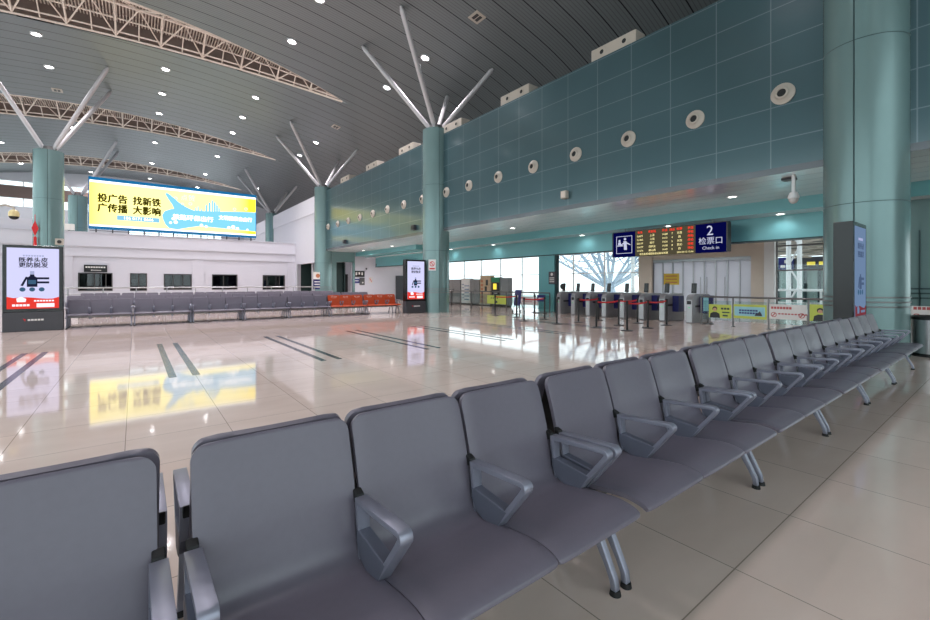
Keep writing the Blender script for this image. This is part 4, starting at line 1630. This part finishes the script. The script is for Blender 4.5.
for i in range(18):
    for j in range(8):
        x0, y0 = -4.8 + j * 1.25, -14 + i * 1.1
        z0, z1 = 3.9 - j * .075, 3.9 - (j + 1) * .075
        mb.cyl((x0, y0, z0), (x0 + 1.25, y0 + (1.1 if (i + j) % 2 else -1.1), z1), .08, n=4)
        mb.cyl((x0, y0, z0), (x0, y0 + 1.1, z0), .06, n=4)
mb.build('lattice', 'lattice', t)
mb = MB()
mb.prism([(-5, 4.25), (5.6, 3.6), (5.6, 3.75), (-5, 4.4)], 'y', -14.5, 6.5)
mb.build('canopy_deck', 'steel_dark', t)
for y in (-12, -4):
    MB().tube([(5.2, y, -.05), (5.2, y, 3.6)], .2, 12).build('canopy_post', 'white_paint', t, smooth=True)
t = thing('glass_hall', 'greenish glass entrance hall outside, under the lattice canopy', 'building', (40.4, 6, 0))
MB().box(0, 8, -14, 6.2, -.05, 3.4).build('facade', 'greenish', t)
mb = MB()
for i in range(24):
    y = -14 + i * .87
    mb.box(-.1, 0, y - .1, y + .1, 0, 2.4)
mb.build('mullions', 'teal_dark', t)
p = MB().box(-.25, 0, -14, 4.85, 2.4, 3.38).build('sign_band', 'charcoal', t)
mb = MB()
for i in range(12):
    mb.box(-.27, -.25, 3.6 - i * .72, 4.1 - i * .72, 2.75, 3.0)
mb.build('sign_lettering', 'lit_yellow', p)
p = MB().box(-.3, -.02, 4.9, 5.9, 2.4, 3.4).build('blue_sign', 'sign_blue', t)
MB().box(-.32, -.3, 5.3, 5.5, 2.95, 3.2).box(-.32, -.3, 5.05, 5.35, 2.6, 2.8).box(-.32, -.3, 5.45, 5.75, 2.6, 2.8).build('sign_lettering', 'paper', p)
t = thing('white_handrail', 'white horizontal rail outside the window right of the frosted doors', 'rail', (26, 2, 0))
MB().box(-.06, .06, -3, 6.4, 1.0, 1.12).build('rail', 'white_paint', t)
mb = MB()
for i in range(5):
    MB().box(-.04, .04, -2.9 + i * 2.3 - .04, -2.9 + i * 2.3 + .04, -.05, 1.0).build('post', 'white_paint', t)

# ------------------------------------------------------------------ lamps, sky, camera
def spot(x, y, z, power, size=2.3, blend=.6, col=(.99, .935, .985), r=.2):
    l = bpy.data.lights.new('downlight_beam', 'SPOT')
    l.energy = power
    l.spot_size = size
    l.spot_blend = blend
    l.color = col
    l.shadow_soft_size = r
    o = bpy.data.objects.new('downlight_beam', l)
    C.objects.link(o)
    o.location = (x, y, z)
    return o


for x, ys in GRID.items():
    for y in ys:
        spot(x, y, roof_z(x) - .12, 1050, r=.4)
for x, y, z in ((13.72, 5.2, 3.91), (13.6, 14.2, 3.91), (13.72, 25.95, 3.91), (13.8, 30.7, 3.91), (15.85, 4.65, 3.54), (15.85, 8.2, 3.54), (15.85, 12.1, 3.54),
                (15.85, 18.1, 3.54), (15.85, 22.15, 3.54)):
    spot(x, y, z - .05, 22 if z < 3.7 else 60 if y < 20 else 420, size=2.7, r=.1)

# downlight rows carried on unseen over the camera, added to brighten the left floor
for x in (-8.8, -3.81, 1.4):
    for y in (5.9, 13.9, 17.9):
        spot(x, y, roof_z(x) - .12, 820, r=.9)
for y in (4.5, 9.8, 15, 21, 27):  # extra spots without fixtures, added to brighten the beige portal
    spot(19.3, y, 3.45, 70, size=2.7, r=.1)

w = bpy.data.worlds.new('sky')
bpy.context.scene.world = w
w.use_nodes = True
nt = w.node_tree
nt.nodes.clear()
out = nt.nodes.new('ShaderNodeOutputWorld')
bg = nt.nodes.new('ShaderNodeBackground')
bg.inputs[0].default_value = (.985, .96, 1, 1)
bg.inputs[1].default_value = 2.8
nt.links.new(bg.outputs[0], out.inputs[0])

cam = bpy.data.cameras.new('camera')
co = bpy.data.objects.new('camera', cam)
C.objects.link(co)
co.location = (0, 0, 1.4)
co.rotation_euler = (PI / 2, 0, math.radians(52.539 - 90))
cam.sensor_width = 36
cam.lens = 431.1 / 930 * 36
cam.shift_y = -(310 - 283.2) / 930
cam.clip_end = 300
sc = bpy.context.scene
sc.camera = co
sc.view_settings.view_transform = 'Standard'
sc.view_settings.look = 'None'
sc.view_settings.exposure = 0
sc.view_settings.gamma = 1
sc.view_settings.use_curve_mapping = False
